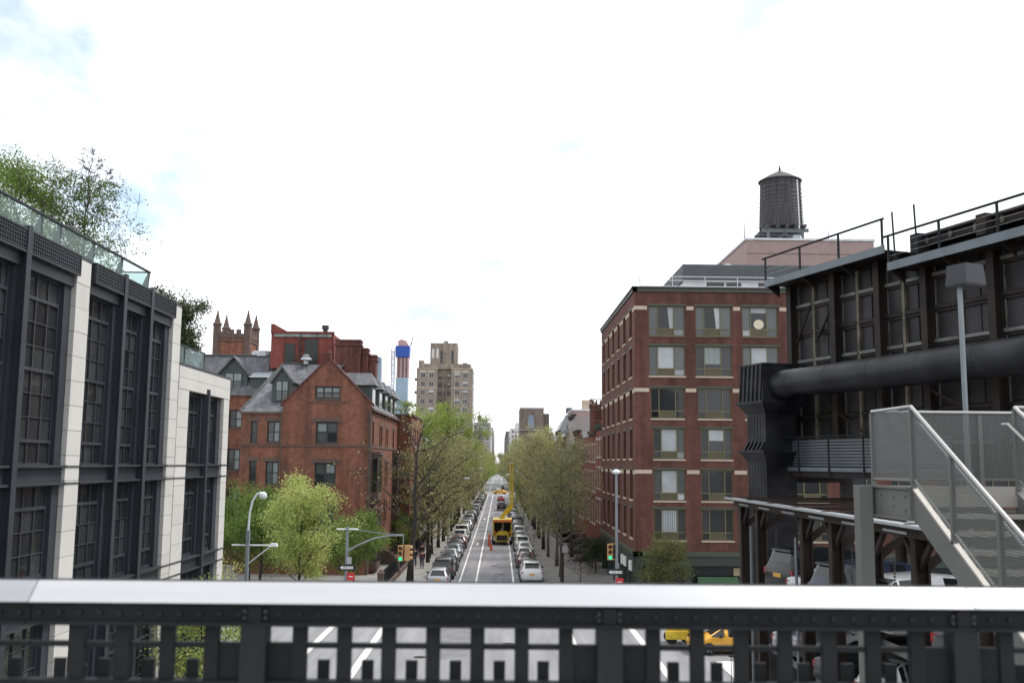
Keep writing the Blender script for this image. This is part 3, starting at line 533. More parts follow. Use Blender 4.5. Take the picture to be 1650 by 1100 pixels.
MB().tube([(-19.4, 88.95, 0.2), (-19.4, 88.95, 14.2)], 0.06, 8).build('drain_pipe', 'brownstone', ho); MB().tube([(-11.52, 88.9, 0.2), (-11.52, 88.9, 14.4)], 0.07, 8).build('drain_pipe', 'dormer_green', ho)
def gable_dormer(x0, x1, y, z0, ze, zp, depth, ov=0.25):
    cx = (x0 + x1) / 2
    B = MB(); B.box(x0, x1, y, y + depth, z0, ze); B.prism([(x0, y + .02, ze), (x1, y + .02, ze), (cx, y + .02, zp - .18)], (0, depth - .05, 0)); d = B.build('dormer', 'dormer_green', ho)
    R_ = MB()
    for s_, xe in ((-1, x0 - ov), (1, x1 + ov)): R_.prism([(xe, y - ov, ze - .22), (cx, y - ov, zp), (cx, y - ov, zp - .16), (xe - s_ * .14, y - ov, ze - .33)], (0, depth + ov, 0))
    R_.build('dormer_roof', 'slate', d)
    W = Fac('y', y, -1); wz = (x1 - x0) * .30
    B = MB(); W.box(B, cx - wz, cx + wz, 0.004, 0.05, z0 + .25, ze - .08); W.box(B, cx - .05, cx + .05, .051, .075, z0 + .25, ze - .08); B.build('dormer_frame', 'black_frame', d)
    for a_, b_ in ((cx - wz + .07, cx - .06), (cx + .06, cx + wz - .07)):
        zm = (z0 + ze) / 2 + .1
        W.piece('pane', 'curtain_grey' if random.random() < .6 else 'window_tint', d, a_, b_, .03, .058, zm + .03, ze - .15); W.piece('pane', 'window_tint', d, a_, b_, .03, .056, z0 + .32, zm - .03)
gable_dormer(-20.75, -18.9, 90.6, 15.1, 17.25, 18.5, 4.0); gable_dormer(-27.4, -24.7, 97.3, 16.6, 18.5, 20.1, 3.0, 0.35); gable_dormer(-31.6, -29.2, 97.3, 16.6, 18.4, 19.8, 3.0, 0.3)
B = MB(); B.box(-24.3, -21.9, 97.2, 100, 16.2, 18.0); d = B.build('dormer', 'dormer_green', ho); MB().prism([(-24.5, 96.9, 18.0), (-21.7, 96.9, 18.0), (-22.0, 98.6, 18.7), (-24.2, 98.6, 18.7)], (0, 0.1, 0.12)).build('dormer_roof', 'roof_metal_light', d)
for i, y in enumerate((91.2, 96.6, 101.6, 106.4, 110.6)):   # hooded dormers over the south eave
    x0 = -14.2 if i == 0 else -13.3
    d = MB().box(x0, -11.75, y, y + 2.6, 14.7, 16.9).build('dormer', 'dormer_green', ho)
    MB().frust(x0 - .1, -11.35, y - .35, y + 2.95, 16.9, x0 - .1, -12.0, y + .8, y + 1.8, 18.1).build('dormer_roof', 'slate', d)
    W = Fac('x', -11.75, 1)
    for a_ in (y + .35, y + 1.4): W.piece('pane', 'window_tint' if i > 2 else 'glass_dark', d, a_, a_ + .85, 0.004, .03, 15.2, 16.6)
# oriel bays in dark stone
for y, z0, z1 in ((89.7, 6.6, 10.6), (107.3, 4.4, 10.9), (107.3, 0.4, 4.2), (89.9, 0.5, 5.6)):
    o = MB().box(-11.45, -10.75, y, y + 2.4, z0, z1).frust(-11.45, -11.2, y + .3, y + 2.1, z0 - .6, -11.45, -10.75, y, y + 2.4, z0).box(-11.45, -10.62, y - .1, y + 2.5, z1, z1 + .25).build('oriel', 'brownstone', ho)
    O = Fac('x', -10.75, 1); OW = Fac('y', y, -1)
    for a_ in (y + .2, y + 1.3): O.piece('pane', 'glass_dark', o, a_, a_ + .9, 0.004, .03, z0 + .7, z1 - .35)
    OW.piece('pane', 'glass_dark', o, -11.3, -10.9, 0.004, .03, z0 + .7, z1 - .35)
# stoop and iron rails by the street
B = MB()
for i in range(8): B.box(-11.42, -11.1 + (8 - i) * .28, 98.2, 100.2, 0.13 + i * .17, 0.13 + (i + 1) * .17 - .002)
B.build('stoop', 'brownstone', ho)
B = MB(); B.tube([(-8.75, 98.1, 1.0), (-11.2, 98.1, 2.4)], .03, 6); B.tube([(-8.75, 100.3, 1.0), (-11.2, 100.3, 2.4)], .03, 6)
for k in range(8):
    for y in (98.1, 100.3): x = -8.75 - k * .33; B.tube([(x, y, .15), (x, y, 1.0 + k * .19)], .015, 4)
B.build('stoop_rail', 'rail_paint', ho)
# penthouse, chimneys and roof vents
ph = MB().box(-22.7, -16.55, 98, 106, 19.0, 22.45).build('penthouse_wall', 'brick_penthouse', ho)
MB().prism([(-22.75, 97.9, 22.45), (-21.2, 97.9, 22.45), (-21.2, 97.9, 22.7), (-22.45, 97.9, 23.4), (-22.75, 97.9, 23.4)], (0, 8, 0)).build('parapet', 'brick_penthouse', ph)
MB().box(-21.2, -16.5, 97.9, 98.3, 22.452, 22.68).build('parapet', 'brick_penthouse', ph); MB().box(-22.4, -16.75, 97.86, 98.0, 22.12, 22.40).build('flashing', 'copper_green', ph)
MB().box(-21.3, -20.3, 97.93, 98.0, 19.35, 21.45).build('door', 'black_frame', ph); MB().box(-19.35, -18.05, 97.93, 98.0, 19.2, 21.9).build('door', 'black_frame', ph)
MB().tube([(-19.75, 97.85, 19.2), (-19.75, 97.85, 22.3)], .07, 8).tube([(-19.9, 97.75, 20.6), (-19.6, 97.75, 21.3)], .05, 6).build('drain_pipe', 'black_frame', ph)
MB().box(-17.65, -17.25, 98.2, 98.6, 22.68, 22.95).box(-17.75, -17.15, 98.1, 98.7, 22.95, 23.35).build('roof_cowl', 'black_frame', ph)
MB().lathe((-18.9, 96.6, 19.3), [(.25, 0), (.25, .35), (.55, .4), (.5, .62), (.3, .66), (.42, .85), (.1, .95)], 14).build('roof_vent', 'galvanised', ho); MB().lathe((-23.8, 100, 20.3), [(1.2, 0), (1.2, .5), (1.05, .55)], 20).build('roof_drum', 'galvanised', ho)
for x0, x1, y, z in ((-16.15, -13.75, 97, 21.75), (-13.7, -13.1, 97.6, 21.0), (-13.05, -12.35, 98.2, 20.4)):
    c = MB().box(x0, x1, y, y + 1.6, 16.5, z).build('chimney', 'brick_chimney', ho)
    MB().box(x0 - .1, x1 + .1, y - .1, y + 1.7, z - .55, z - .35).box(x0 - .07, x1 + .07, y - .07, y + 1.67, z - .12, z + .06).build('chimney_band', 'brick_chimney', c)
    k = x0 + .5
    while k < x1 - .2: piece('chimney_rib', 'brick_chimney', c, k, k + .14, y - .07, y - .001, 17.5, z - .56); k += .62
B = MB(); B.tube([(-20.9, 97.3, 20.4), (-16.4, 97.3, 20.4)], .025, 5); B.tube([(-20.9, 97.3, 19.9), (-16.4, 97.3, 19.9)], .02, 5)
for k in range(6): B.tube([(-20.9 + k * .9, 97.3, 19.3), (-20.9 + k * .9, 97.3, 20.4)], .025, 5)
B.build('roof_rail', 'black_frame', ho)

# iron fence on a low stone wall along the pavement
fe = thing('iron_fence', 'black iron area fence on a low stone wall beside the gabled house', 'fence', (-8.7, 100, 0))
for y0, y1 in ((76, 88), (89, 97.9), (100.5, 126)):
    MB().box(-8.95, -8.6, y0, y1, .13, .55).build('low_wall', 'brownstone', fe)
    B = MB(); n = int((y1 - y0) / .22)
    for k in range(n + 1): yy = y0 + (y1 - y0) * k / n; B.tube([(-8.78, yy, .55), (-8.78, yy, 1.75)], .022, 4)
    B.build('pickets', 'rail_paint', fe, kind='stuff')
    for z in (.75, 1.6): MB().box(-8.81, -8.75, y0, y1, z, z + .05).build('fence_rail', 'rail_paint', fe)
for y in (76, 88, 97.9, 100.5, 112, 126): MB().box(-9.0, -8.55, y - .2, y + .2, .13, 1.7).frust(-9.05, -8.5, y - .25, y + .25, 1.7, -8.85, -8.7, y - .08, y + .08, 2.0).build('fence_pier', 'brownstone', fe)
# brick block beyond the hotel, standing forward
nb = thing('flat_roofed_brick_house', 'flat-roofed brick house beyond the gabled one, its wall behind bare branches', 'house', (-12, 120, 0))
A = Fac('y', 112.0, -1); A2 = Fac('x', -9.9, 1)
ow = [(y, y + 1.1, z, z + 2.0) for y in (114.0, 117.0, 120.0, 123.0) for z in (12.0 - .2, 8.2, 4.4)]
B = MB(); A.wall(B, -14, -9.9, 0, 15.1, [], .2); A2.wall(B, 112, 127, 0, 15.1, ow, .25); B.box(-14, -10.15, 112.2, 126.9, 14.6, 14.9); B.poly([(-14, 127, 0), (-9.9, 127, 0), (-9.9, 127, 15.1), (-14, 127, 15.1)]); B.build('wall', 'brick_hotel', nb)
MB().box(-14, -9.72, 111.85, 127.1, 15.1, 15.3).build('cornice', 'brownstone', nb)
for o in ow: window(A2, nb, *o, depth=.22, cols=(), rows=(.5,), sill='cream_stone', split=False, bar=.1)
for k in range(4): MB().box(-10.2, -9.75, 113 + k * 3.2, 113.5 + k * 3.2, 3.3, 3.9).build('stone_bracket', 'cream_stone', nb)

# church tower
ct = thing('church_tower', 'square red brick church tower with battlements and four pinnacles', 'tower', (-44.3, 168.5, 0))
MB().box(-47.7, -42.0, 165.2, 171.2, 0, 30.2).build('shaft', 'brick_hotel', ct)
MB().box(-47.85, -41.85, 165.05, 171.35, 29.6, 29.9).box(-47.8, -41.9, 165.1, 171.3, 30.2, 30.9).build('string_course', 'brownstone', ct)
for x in (-46.4, -45.25, -44.1): MB().box(x, x + .7, 165.1, 165.6, 30.9, 31.6).build('merlon', 'brownstone', ct)
for y in (166.6, 168.1, 169.3): MB().box(-42.4, -41.9, y, y + .75, 30.9, 31.6).build('merlon', 'brownstone', ct); MB().box(-47.7, -47.2, y, y + .75, 30.9, 31.6).build('merlon', 'brownstone', ct)
for x, y in ((-47.4, 165.5), (-42.3, 165.5), (-47.4, 170.9), (-42.3, 170.9)): MB().lathe((x, y, 22), [(.66, 0), (.66, 10.2), (.78, 10.3), (.78, 10.6), (.56, 10.7), (.12, 12.5), (.16, 12.6), (.02, 12.9)], 8).build('pinnacle', 'brownstone', ct)

# ------------------------------------------------------------------ brick apartment house on the far corner
ap = thing('brick_apartment_house', 'six-storey red brick apartment house with cream stone bands on the street corner', 'building', (15, 80, 0))
P = Fac('y', 73.0, -1); Q = Fac('x', 9.9, -1)
tops = [21.66, 18.68, 15.56, 12.60, 9.60, 6.78]
ops = []; cells = []
for fi, zt in enumerate(tops):
    ww = 2.68 if fi < 2 else 2.44 if fi == 2 else 2.30
    for k in range(8):
        cx = 12.30 + 3.47 * k
        if fi > 3 or fi == 3: cx += 0.10
        o = (cx - ww / 2, cx + ww / 2, zt - 2.24, zt); ops.append(o); cells.append((fi, k, o))
B = MB(); P.wall(B, 9.9, 41, 3.75, 23.0, ops, .22)
nops = [(y, y + 1.55, zt - 2.2, zt - .05) for zt in tops for y in (74.4, 78.3, 82.2, 86.1, 90.0, 93.9)]
Q.wall(B, 73, 97, 3.75, 23.0, nops, .32); B.box(9.9, 41, 96.9, 97, 0, 23); B.box(10.2, 41, 73.3, 96.9, 22.5, 22.8); B.build('wall', 'brick_apartment', ap)
random.seed(11)
LOOK = {(0, 0): 'cur', (0, 1): 'cur', (0, 2): 'shade', (1, 0): 'blind', (1, 1): 'half', (1, 2): 'blind', (2, 0): 'dark', (2, 1): 'dark', (3, 0): 'blind', (3, 1): 'half', (4, 0): 'blind', (4, 1): 'dark', (5, 0): 'cur2', (5, 1): 'dark'}
for fi, k, o in cells:
    u0, u1, z0, z1 = o; look = LOOK.get((fi, k), random.choice(['dark', 'blind', 'half', 'dark']))
    w = u1 - u0; b = .07; D = .2
    B = MB(); uc = [u0 + .02, u0 + w * .24, u0 + w * .70, u1 - .02] if fi < 2 else [u0 + .02, u0 + w * .25, u0 + w * .75, u1 - .02]; zl = z0 + .55
    for u in uc: P.box(B, u - b / 2, u + b / 2, -D, -D + .09, z0 + .01, z1 - .01)
    for z in (z0 + .04, zl, z1 - .05): P.box(B, u0 + .02, u1 - .02, -D + .004, -D + .085, z - b / 2, z + b / 2)
    wn = B.build('window', 'olive_frame', ap)
    side = 'window_tint' if look in ('blind', 'cur', 'shade') else 'glass_dark'
    for i in range(3):
        P.piece('pane', 'glass_dark' if i == 1 else side, wn, uc[i], uc[i + 1], -D - .03, -D + .02, zl, z1 - .05)
        if i == 1: P.piece('heater_panel', 'olive_panel', wn, uc[i] + .03, uc[i + 1] - .03, -D - .03, -D + .05, z0 + .04, zl)
        else: P.piece('pane', random.choice(('blind_white', 'curtain_grey', 'window_tint')) if (look in ('blind', 'cur', 'shade') and fi != 2) else 'glass_dark', wn, uc[i], uc[i + 1], -D - .03, -D + .02, z0 + .04, zl)
    a, c = uc[1] + .035, uc[2] - .035; ht = z1 - .09 - zl - .035
    if look == 'blind': P.piece('blind', 'blind_white', wn, a, c, -D + .015, -D + .025, zl + .035 + random.choice((0, 0, .12, .3)), z1 - .09)
    if look == 'half': P.piece('blind', 'blind_white' if fi != 1 else 'curtain_grey', wn, a, c, -D + .015, -D + .025, zl + .035 + ht * (.22 if fi == 1 else .5), z1 - .09)
    if look == 'cur': B = MB(); [B.poly([P.pt(c - .42 + .07 * i, -D + .024, z1 - .09), P.pt(c - .36 + .07 * i, -D + .024, z1 - .09), P.pt(c - .24 + .045 * i, -D + .024, zl + .04), P.pt(c - .28 + .045 * i, -D + .024, zl + .04)]) for i in range(6)]; B.build('curtain', 'blind_white', wn)
    if look == 'cur2': P.piece('blind', 'curtain_grey', wn, a, c, -D + .015, -D + .025, zl + .035, z1 - .09); B = MB(); [P.box(B, a + i * (c - a) / 7, a + (i + .5) * (c - a) / 7, -D + .026, -D + .04, zl + .05, z1 - .1) for i in range(7)]; B.build('curtain', 'blind_white', wn)
    if look == 'shade':
        P.piece('blind', 'blind_white', wn, a, c, -D + .015, -D + .025, z1 - .45, z1 - .09)
        B = MB(); n = 18; B.poly([P.pt((a + c) / 2 + .02 + .38 * math.cos(2 * math.pi * i / n), -D + .026, zl + .40 + .36 * math.sin(2 * math.pi * i / n)) for i in range(n)]); B.build('paper_lamp', 'lamp_shade', wn)
    P.piece('sill', 'cream_stone' if fi else 'brownstone', wn, u0 - .05, u1 + .05, -D, .06, z0 - .11, z0 - .003)
    P.piece('lintel', 'green_trim', wn, u0 - .12, u1 + .12, -.1, .035, z1 + .003, z1 + .15)
for fi in (0, 2, 4):   # cream blocks between the window heads
    row = sorted([o for f_, k_, o in cells if f_ == fi]); z1 = tops[fi] + (-.02 if fi else -.02)
    edges = [9.86] + [x for o in row for x in (o[0] - .13, o[1] + .13)] + [41.0]
    for a, b in zip(edges[::2], edges[1::2]): P.piece('stone_band', 'cream_stone', ap, a, b, -.1, .02, z1 - .28, z1)
    ny = sorted({(o[0], o[1]) for o in nops}); e2 = [73.0] + [x for a, b in ny for x in (a - .03, b + .03)] + [97.0]
    for a, b in zip(e2[::2], e2[1::2]): Q.piece('stone_band', 'cream_stone', ap, a, b, -.1, .02, z1 - .33, z1 - .05)
for o in nops:
    wn = window(Q, ap, *o, depth=.28, cols=(.5,), rows=(.3,), fm='olive_frame', gm='glass_dark', bar=.09, sill='cream_stone', sill_h=.14, gpick=lambda i, j: 'glass_dark')
    Q.piece('lintel', 'green_trim', wn, o[0] - .1, o[1] + .1, -.1, .03, o[3] + .003, o[3] + .16)
B = MB(); P.box(B, 9.8, 41, -.2, .10, 22.72, 22.96); Q.box(B, 72.9, 97, -.2, .10, 22.72, 22.96); B.build('roof_trim', 'green_trim', ap)
B = MB(); P.box(B, 9.72, 41, -.3, .18, 22.96, 23.08); Q.box(B, 72.82, 97, -.3, .18, 22.962, 23.082); B.build('roof_coping', 'black_frame', ap)
for x in (14.05, 17.52, 20.99): P.piece('pier_stain_panel', 'brick_chimney', ap, x - .16, x + .16, -.05, .012, 21.85, 22.7)  # thin darker-brick panels stand for stains on the piers under the coping
# shop storey
B = MB(); P.box(B, 9.75, 41, -.5, .14, 3.42, 3.75); Q.box(B, 72.86, 97, -.5, .15, 3.42, 3.752); B.build('shop_cornice', 'green_trim', ap)
B = MB(); P.box(B, 9.85, 41, -.45, .05, 2.75, 3.42); Q.box(B, 73, 97, -.45, .05, 2.75, 3.42); B.build('shop_fascia', 'green_dark', ap)
for x in (9.95, 13.4, 20.9, 25, 30, 35): P.piece('shop_pier', 'green_dark', ap, x, x + .45, -.45, .03, 0, 2.75)
for y in (73.5, 77.5, 82, 86.5, 91, 96.3): Q.piece('shop_pier', 'green_dark', ap, y, y + .45, -.45, .03, 0, 2.75)
piece('shop_window', 'glass_dark', ap, 10.3, 41, 73.3, 73.35, 0.2, 2.75); piece('shop_window', 'glass_dark', ap, 10.2, 10.25, 73.4, 96.5, 0.2, 2.75)
piece('lit_sign_board', 'shop_lit', ap, 17.0, 18.9, 73.20, 73.29, 2.05, 2.6); piece('lit_sign_board', 'shop_lit', ap, 19.1, 20.85, 73.20, 73.29, 2.05, 2.6)
for y in (74.6, 77.9, 79.5): piece('shop_sign', 'sign_white', ap, 9.7, 9.84, y, y + .9, 2.0 + .2, 2.9)
def awning(x0, x1, lab):
    B = MB(); B.prism([(x0, 72.9, 2.0), (x0, 71.2, 1.15), (x0, 71.2, .95), (x0, 72.9, .95 + .7)], (x1 - x0, 0, 0)); o = B.build('awning', 'awning_green'); tag(o, lab, 'awning', 'green shop awnings')
awning(14.3, 17.2, 'green awning over the shop front behind the corner tree'); awning(18.9, 21.2, 'green awning over the shop front beside the parking rack')
# things on its roof
gh = thing('grey_roof_house', 'grey ribbed metal penthouse with white windows on the apartment roof', 'penthouse', (20, 84, 23))
MB().box(14.8, 31, 79.2, 91, 22.8, 24.75).build('wall', 'penthouse_white', gh)
B = MB(); B.box(14.65, 31, 79.0, 91.2, 24.75, 26.05)
for i in range(9): z = 24.82 + i * .135; B.box(14.61, 31.02, 78.96, 91, z, z + .05)
B.build('ribbed_fascia', 'roof_metal_grey', gh)
for x0, x1 in ((16.6, 18.0), (18.2, 19.4), (20.8, 22.4), (22.6, 23.6), (24.2, 25.6)): piece('pane', 'glass_dark', gh, x0, x1, 79.15, 79.195, 23.2, 24.6)
rr = thing('roof_guard_rail', 'thin white guard rail along the apartment roof edge', 'railing', (20, 75, 23))
for z in (23.5, 23.95, 24.25): MB().tube([(10.6, 96, z), (10.6, 75, z), (31, 75, z)], .03, 5).build('rail', 'penthouse_white', rr)
for k in range(9): MB().tube([(10.6 + k * 2.5, 75, 22.8), (10.6 + k * 2.5, 75, 24.25)], .03, 5).build('post', 'penthouse_white', rr)
pk = thing('pink_roof_house', 'dull pink bulkhead under the water tank', 'bulkhead', (29, 97, 23))
MB().box(22.9, 34.9, 91.2, 104, 22.8, 31.0).build('wall', 'penthouse_pink', pk); MB().box(22.8, 35.0, 91.1, 104.1, 30.9, 31.1).build('coping', 'penthouse_white', pk)
for z in (29.6, 28.2): piece('joint_strip', 'brownstone', pk, 22.9, 34.9, 91.18, 91.195, z, z + .05)
piece('door', 'roof_metal_light', pk, 24.0, 25.2, 91.13, 91.19, 25.6, 28.3); piece('door', 'roof_metal_light', pk, 31.0, 32.0, 91.13, 91.19, 25.6, 28.3)
for i in range(7): piece('railing_bar', 'penthouse_white', pk, 20.5, 33.5, 90.4, 90.42, 26.5 + i * .3, 26.53 + i * .3)
for k, (x, y, z, s, lab) in enumerate(((19.4, 84, 26.05, 1.0, 'squat white roof vent beside the pink bulkhead, the one over the white windows'), (26.5, 86, 26.05, .9, 'squat white roof vent nearer the steel catwalk rail'))):
    v = thing('roof_vent', lab, 'vent', (x, y, z)); MB().lathe((x, y, z), [(.35 * s, 0), (.35 * s, .45 * s), (.62 * s, .5 * s), (.62 * s, .85 * s), (.4 * s, .98 * s), (.1 * s, 1.02 * s)], 16).build('cap', 'penthouse_white', v)
for x, z, lab in ((22.95, 31.1, 'thin whip aerial on the near corner of the pink bulkhead'), (30.9, 31.1, 'thin whip aerial rising past the water tank toward the catwalk')):
    v = thing('aerial', lab, 'aerial', (x, 92, z)); MB().tube([(x, 92, z), (x, 92, z + (2.0 if x < 25 else 1.7))], [.05, .02], 5).build('mast', 'black_frame', v)
# water tank
wt = thing('water_tank', 'dark wooden rooftop water tank with conical lid on steel legs', 'water tank', (28, 97.5, 31.1))
prof = [(2.02, 33.6), (1.98, 38.3)]; n = 40
B = MB()
for k in range(n):
    a0, a1 = 2 * math.pi * k / n, 2 * math.pi * (k + .94) / n
    r0, r1 = 2.12, 1.95
    B.prism([(28 + r0 * math.cos(a0), 97.5 + r0 * math.sin(a0), 33.5), (28 + r0 * math.cos(a1), 97.5 + r0 * math.sin(a1), 33.5), (28 + (r0 - .1) * math.cos(a1), 97.5 + (r0 - .1) * math.sin(a1), 33.5), (28 + (r0 - .1) * math.cos(a0), 97.5 + (r0 - .1) * math.sin(a0), 33.5)],
            ((r1 - r0) * math.cos((a0 + a1) / 2), (r1 - r0) * math.sin((a0 + a1) / 2), 4.85))
B.lathe((28, 97.5, 33.55), [(1.98, 0), (1.82, 4.8)], 24); B.build('staves', 'tank_wood', wt, kind='stuff')
z = 33.62
for i in range(15):
    r = 2.135 - .17 * (z - 33.5) / 4.85; B = MB(); B.tube([(28 + r * math.cos(2 * math.pi * k / 28), 97.5 + r * math.sin(2 * math.pi * k / 28), z) for k in range(29)], .028, 4, False); B.build('hoop', 'steel_hoop', wt); z += .2 + .022 * i
MB().lathe((28, 97.5, 38.33), [(2.14, -.03), (2.16, .06), (1.2, .62), (.18, 1.12), (.13, 1.15), (.1, 1.45), (.02, 1.75)], 28).build('lid', 'tank_wood', wt)
MB().tube([(29.35, 95.92, 33.2), (29.27, 96.02, 38.2)], .10, 8).build('overflow_pipe', 'penthouse_white', wt)
B = MB(); B.tube([(29.75, 96.2, 33.2), (29.6, 96.35, 38.3)], .03, 4); B.tube([(30.05, 96.6, 33.2), (29.85, 96.75, 38.3)], .03, 4)
for i in range(16): B.tube([(29.75 - .009 * i, 96.2, 33.4 + .31 * i), (30.05 - .012 * i, 96.6, 33.4 + .31 * i)], .02, 4)
B.build('ladder', 'steel_hoop', wt)
B = MB()
for x in (26.2, 27.1, 28.0, 28.9, 29.8): B.box(x - .12, x + .12, 95.3, 99.7, 33.2, 33.48)
B.build('joists', 'tank_wood', wt, kind='stuff')
for y in (96.0, 97.5, 99.0): MB().box(25.7, 30.3, y - .1, y + .1, 32.85, 33.195).build('beam', 'roof_metal_grey', wt)
for x in (26.3, 29.7):
    for y in (96.0, 99.0): MB().box(x - .11, x + .11, y - .105, y + .105, 31.1, 32.85).build('leg', 'roof_metal_grey', wt)
MB().tube([(26.3, 96.12, 31.2), (28, 96.12, 32.8)], .07, 5).tube([(29.7, 96.12, 31.2), (28, 96.12, 32.8)], .07, 5).build('brace', 'roof_metal_grey', wt)
MB().box(28.7, 29.4, 95.7, 96.3, 31.9, 32.5).build('valve_box', 'roof_metal_light', wt)

# ------------------------------------------------------------------ row houses beyond the apartment house
random.seed(5)
y = 97.2
rowspec = [(7.6, 13.6, 'brick_row', 'green_dark'), (8.2, 13.9, 'brick_row', 'green_dark'), (7.8, 13.4, 'brick_row', 'brownstone'), (8.0, 13.5, 'brick_row', 'penthouse_white'), (8.0, 13.2, 'brick_hotel', 'brownstone'), (9, 14.2, 'brick_row', 'black_frame'),
           (10, 16.8, 'far_grey', 'black_frame'), (10, 15.0, 'brick_brown', 'roof_metal_light'), (12, 14.0, 'brick_row', 'brownstone'), (14, 15.5, 'brick_brown', 'brownstone'), (16, 13.5, 'brick_row', 'green_dark'), (18, 16, 'brick_tan', 'brownstone'), (20, 14, 'brick_row', 'brownstone'), (24, 15, 'brick_brown', 'far_grey'), (22, 14, 'brick_row', 'brownstone')]
for i, (wd, hz, bm, cm) in enumerate(rowspec):
    xf = 10.9
    rh = thing('row_house', 'narrow %s row house, %s along from the corner apartment house' % ({'brick_row': 'red brick', 'brick_hotel': 'orange brick', 'far_grey': 'grey rendered', 'brick_brown': 'brown', 'brick_tan': 'tan'}[bm], ordn(i + 1)), 'house', (xf, y, 0), group='row houses along the street')
    X = Fac('x', xf, -1); nwin = max(3, int(wd / 2.3)); ow = []
    for k in range(nwin):
        cy = y + (k + .5) * wd / nwin
        for zz, h in ((hz - 3.2, 1.9), (hz - 6.6, 2.2), (hz - 10.2, 2.4)): ow.append((cy - .52, cy + .52, zz, zz + h))
    B = MB(); X.wall(B, y, y + wd, 0, hz, ow, .22); B.poly([(xf, y, 0), (xf + 14, y, 0), (xf + 14, y, hz), (xf, y, hz)]); B.poly([(xf, y + wd, 0), (xf + 14, y + wd, 0), (xf + 14, y + wd, hz), (xf, y + wd, hz)]); B.poly([(xf, y, hz - .1), (xf + 14, y, hz - .1), (xf + 14, y + wd, hz - .1), (xf, y + wd, hz - .1)]); B.build('wall', bm, rh)
    for o in ow:
        wn = window(X, rh, *o, depth=.07, cols=(), rows=(.5,), fm='cream_stone', gm='glass_dark', bar=.09, sill='penthouse_white' if bm != 'far_grey' else 'far_grey', split=False)
        if i < 6: X.piece('lintel', 'cream_stone' if i > 1 else 'penthouse_white', rh, o[0] - .12, o[1] + .12, -.05, .06, o[3] + .003, o[3] + .2)
    B = MB(); B.prism([(xf - .34, y + .04, hz + .22), (xf - .4, y + .04, hz + .36), (xf + .3, y + .04, hz + .36), (xf + .3, y + .04, hz - .3), (xf - .06, y + .04, hz - .3)], (0, wd - .08, 0)); B.build('cornice', cm, rh)
    for k in range(int(wd / 1.6)): piece('cornice_bracket', cm, rh, xf - .28, xf - .07, y + .6 + k * 1.6, y + .78 + k * 1.6, hz - .25, hz + .2)
    B = MB(); B.box(xf - 1.3, xf - .01, y + wd - 2.2, y + wd - .6, .13, 1.3); [B.box(xf - 1.3 - .28 * (7 - q), xf - 1.3, y + wd - 2.2, y + wd - .6, .13, .13 + .16 * (q + 1) - .002) for q in range(7)] ; B.build('stoop', 'brownstone', rh)
    y += wd
ROW_END = y
rc = thing('party_wall_chimney', 'broad brick chimney with clay pots rising behind the row houses', 'chimney', (11.8, 121, 13))
MB().box(11.0, 12.75, 120.3, 122.3, 13, 17.0).box(10.92, 12.83, 120.2, 122.4, 16.7, 17.1).build('stack', 'brick_chimney', rc)
for x in (11.25, 11.75, 12.25, 12.6): MB().lathe((x, 121.3, 17.1), [(.14, 0), (.12, .5), (.16, .52)], 8).build('chimney_pot', 'brownstone', rc)
sf = thing('timber_scaffold', 'yellow timber scaffold frame with orange netting on the row house roof', 'scaffold', (11.3, 116, 13.6))
B = MB()
for x0, x1 in ((10.5, 12.1),):
    for x in (x0, x1): B.box(x - .06, x + .06, 115.9, 116.05, 13.6, 17.4)
    for z in (14.9, 16.2, 17.35): B.box(x0, x1 + .3, 115.88, 115.99, z, z + .1)
    B.prism([(x0, 115.86, 17.3), (x0 + .12, 115.86, 17.4), (x1 + 1.1, 115.86, 15.2), (x1 + 1.0, 115.86, 15.1)], (0, .06, 0))
B.build('timbers', 'strip_ochre', sf, kind='stuff'); MB().box(11.7, 13.2, 115.7, 115.78, 14.0, 14.9).build('netting', 'cone_orange', sf)
for k, (x, y0, lab) in enumerate(((11.6, 103.5, 'white air conditioner on the first row house cornice'),)):
    MBx = MB().box(x, x + 1.1, y0, y0 + 1.3, 14.05, 14.95).frust(x + .1, x + 1.0, y0 + .1, y0 + 1.2, 14.95, x + .2, x + .9, y0 + .2, y0 + 1.1, 15.1); tag(MBx.build('air_conditioner', 'penthouse_white'), lab, 'air conditioner')
rw = thing('rendered_gable_wall', 'pale pinkish rendered side wall rising above the row houses', 'building', (15, 153, 0))
MB().box(10.95, 24, 151, 160, 13, 17.9).build('wall', 'penthouse_pink', rw); MB().box(10.8, 24, 150.9, 160, 17.9, 18.1).build('coping', 'penthouse_white', rw)
MB().box(12.6, 14.4, 152, 154, 18.1, 19.6).build('roof_room', 'cream_stone', rw)
mh = thing('mansard_house', 'dark mansard-roofed house with pale side wall beyond the row houses', 'house', (14, 172, 0))
MB().box(10.9, 22, 163, 182, 12, 15.2).build('wall', 'far_white', mh); MB().frust(10.7, 22, 162.8, 182, 15.2, 11.8, 22, 164.5, 181, 18.5).build('mansard', 'black_frame', mh)
MB().lathe((11.8, 170, 18.4), [(.6, 0), (.6, .9), (.3, 1.0)], 10).build('roof_drum', 'roof_metal_grey', mh)
MB().prism([(10.9, 190, 12), (10.9, 190, 15.5), (12.2, 190, 18.3), (14, 190, 19.2), (16, 190, 19.4), (20, 190, 19), (20, 190, 12)], (0, 10, 0)).build('curved_gable', 'roof_metal_light', mh)

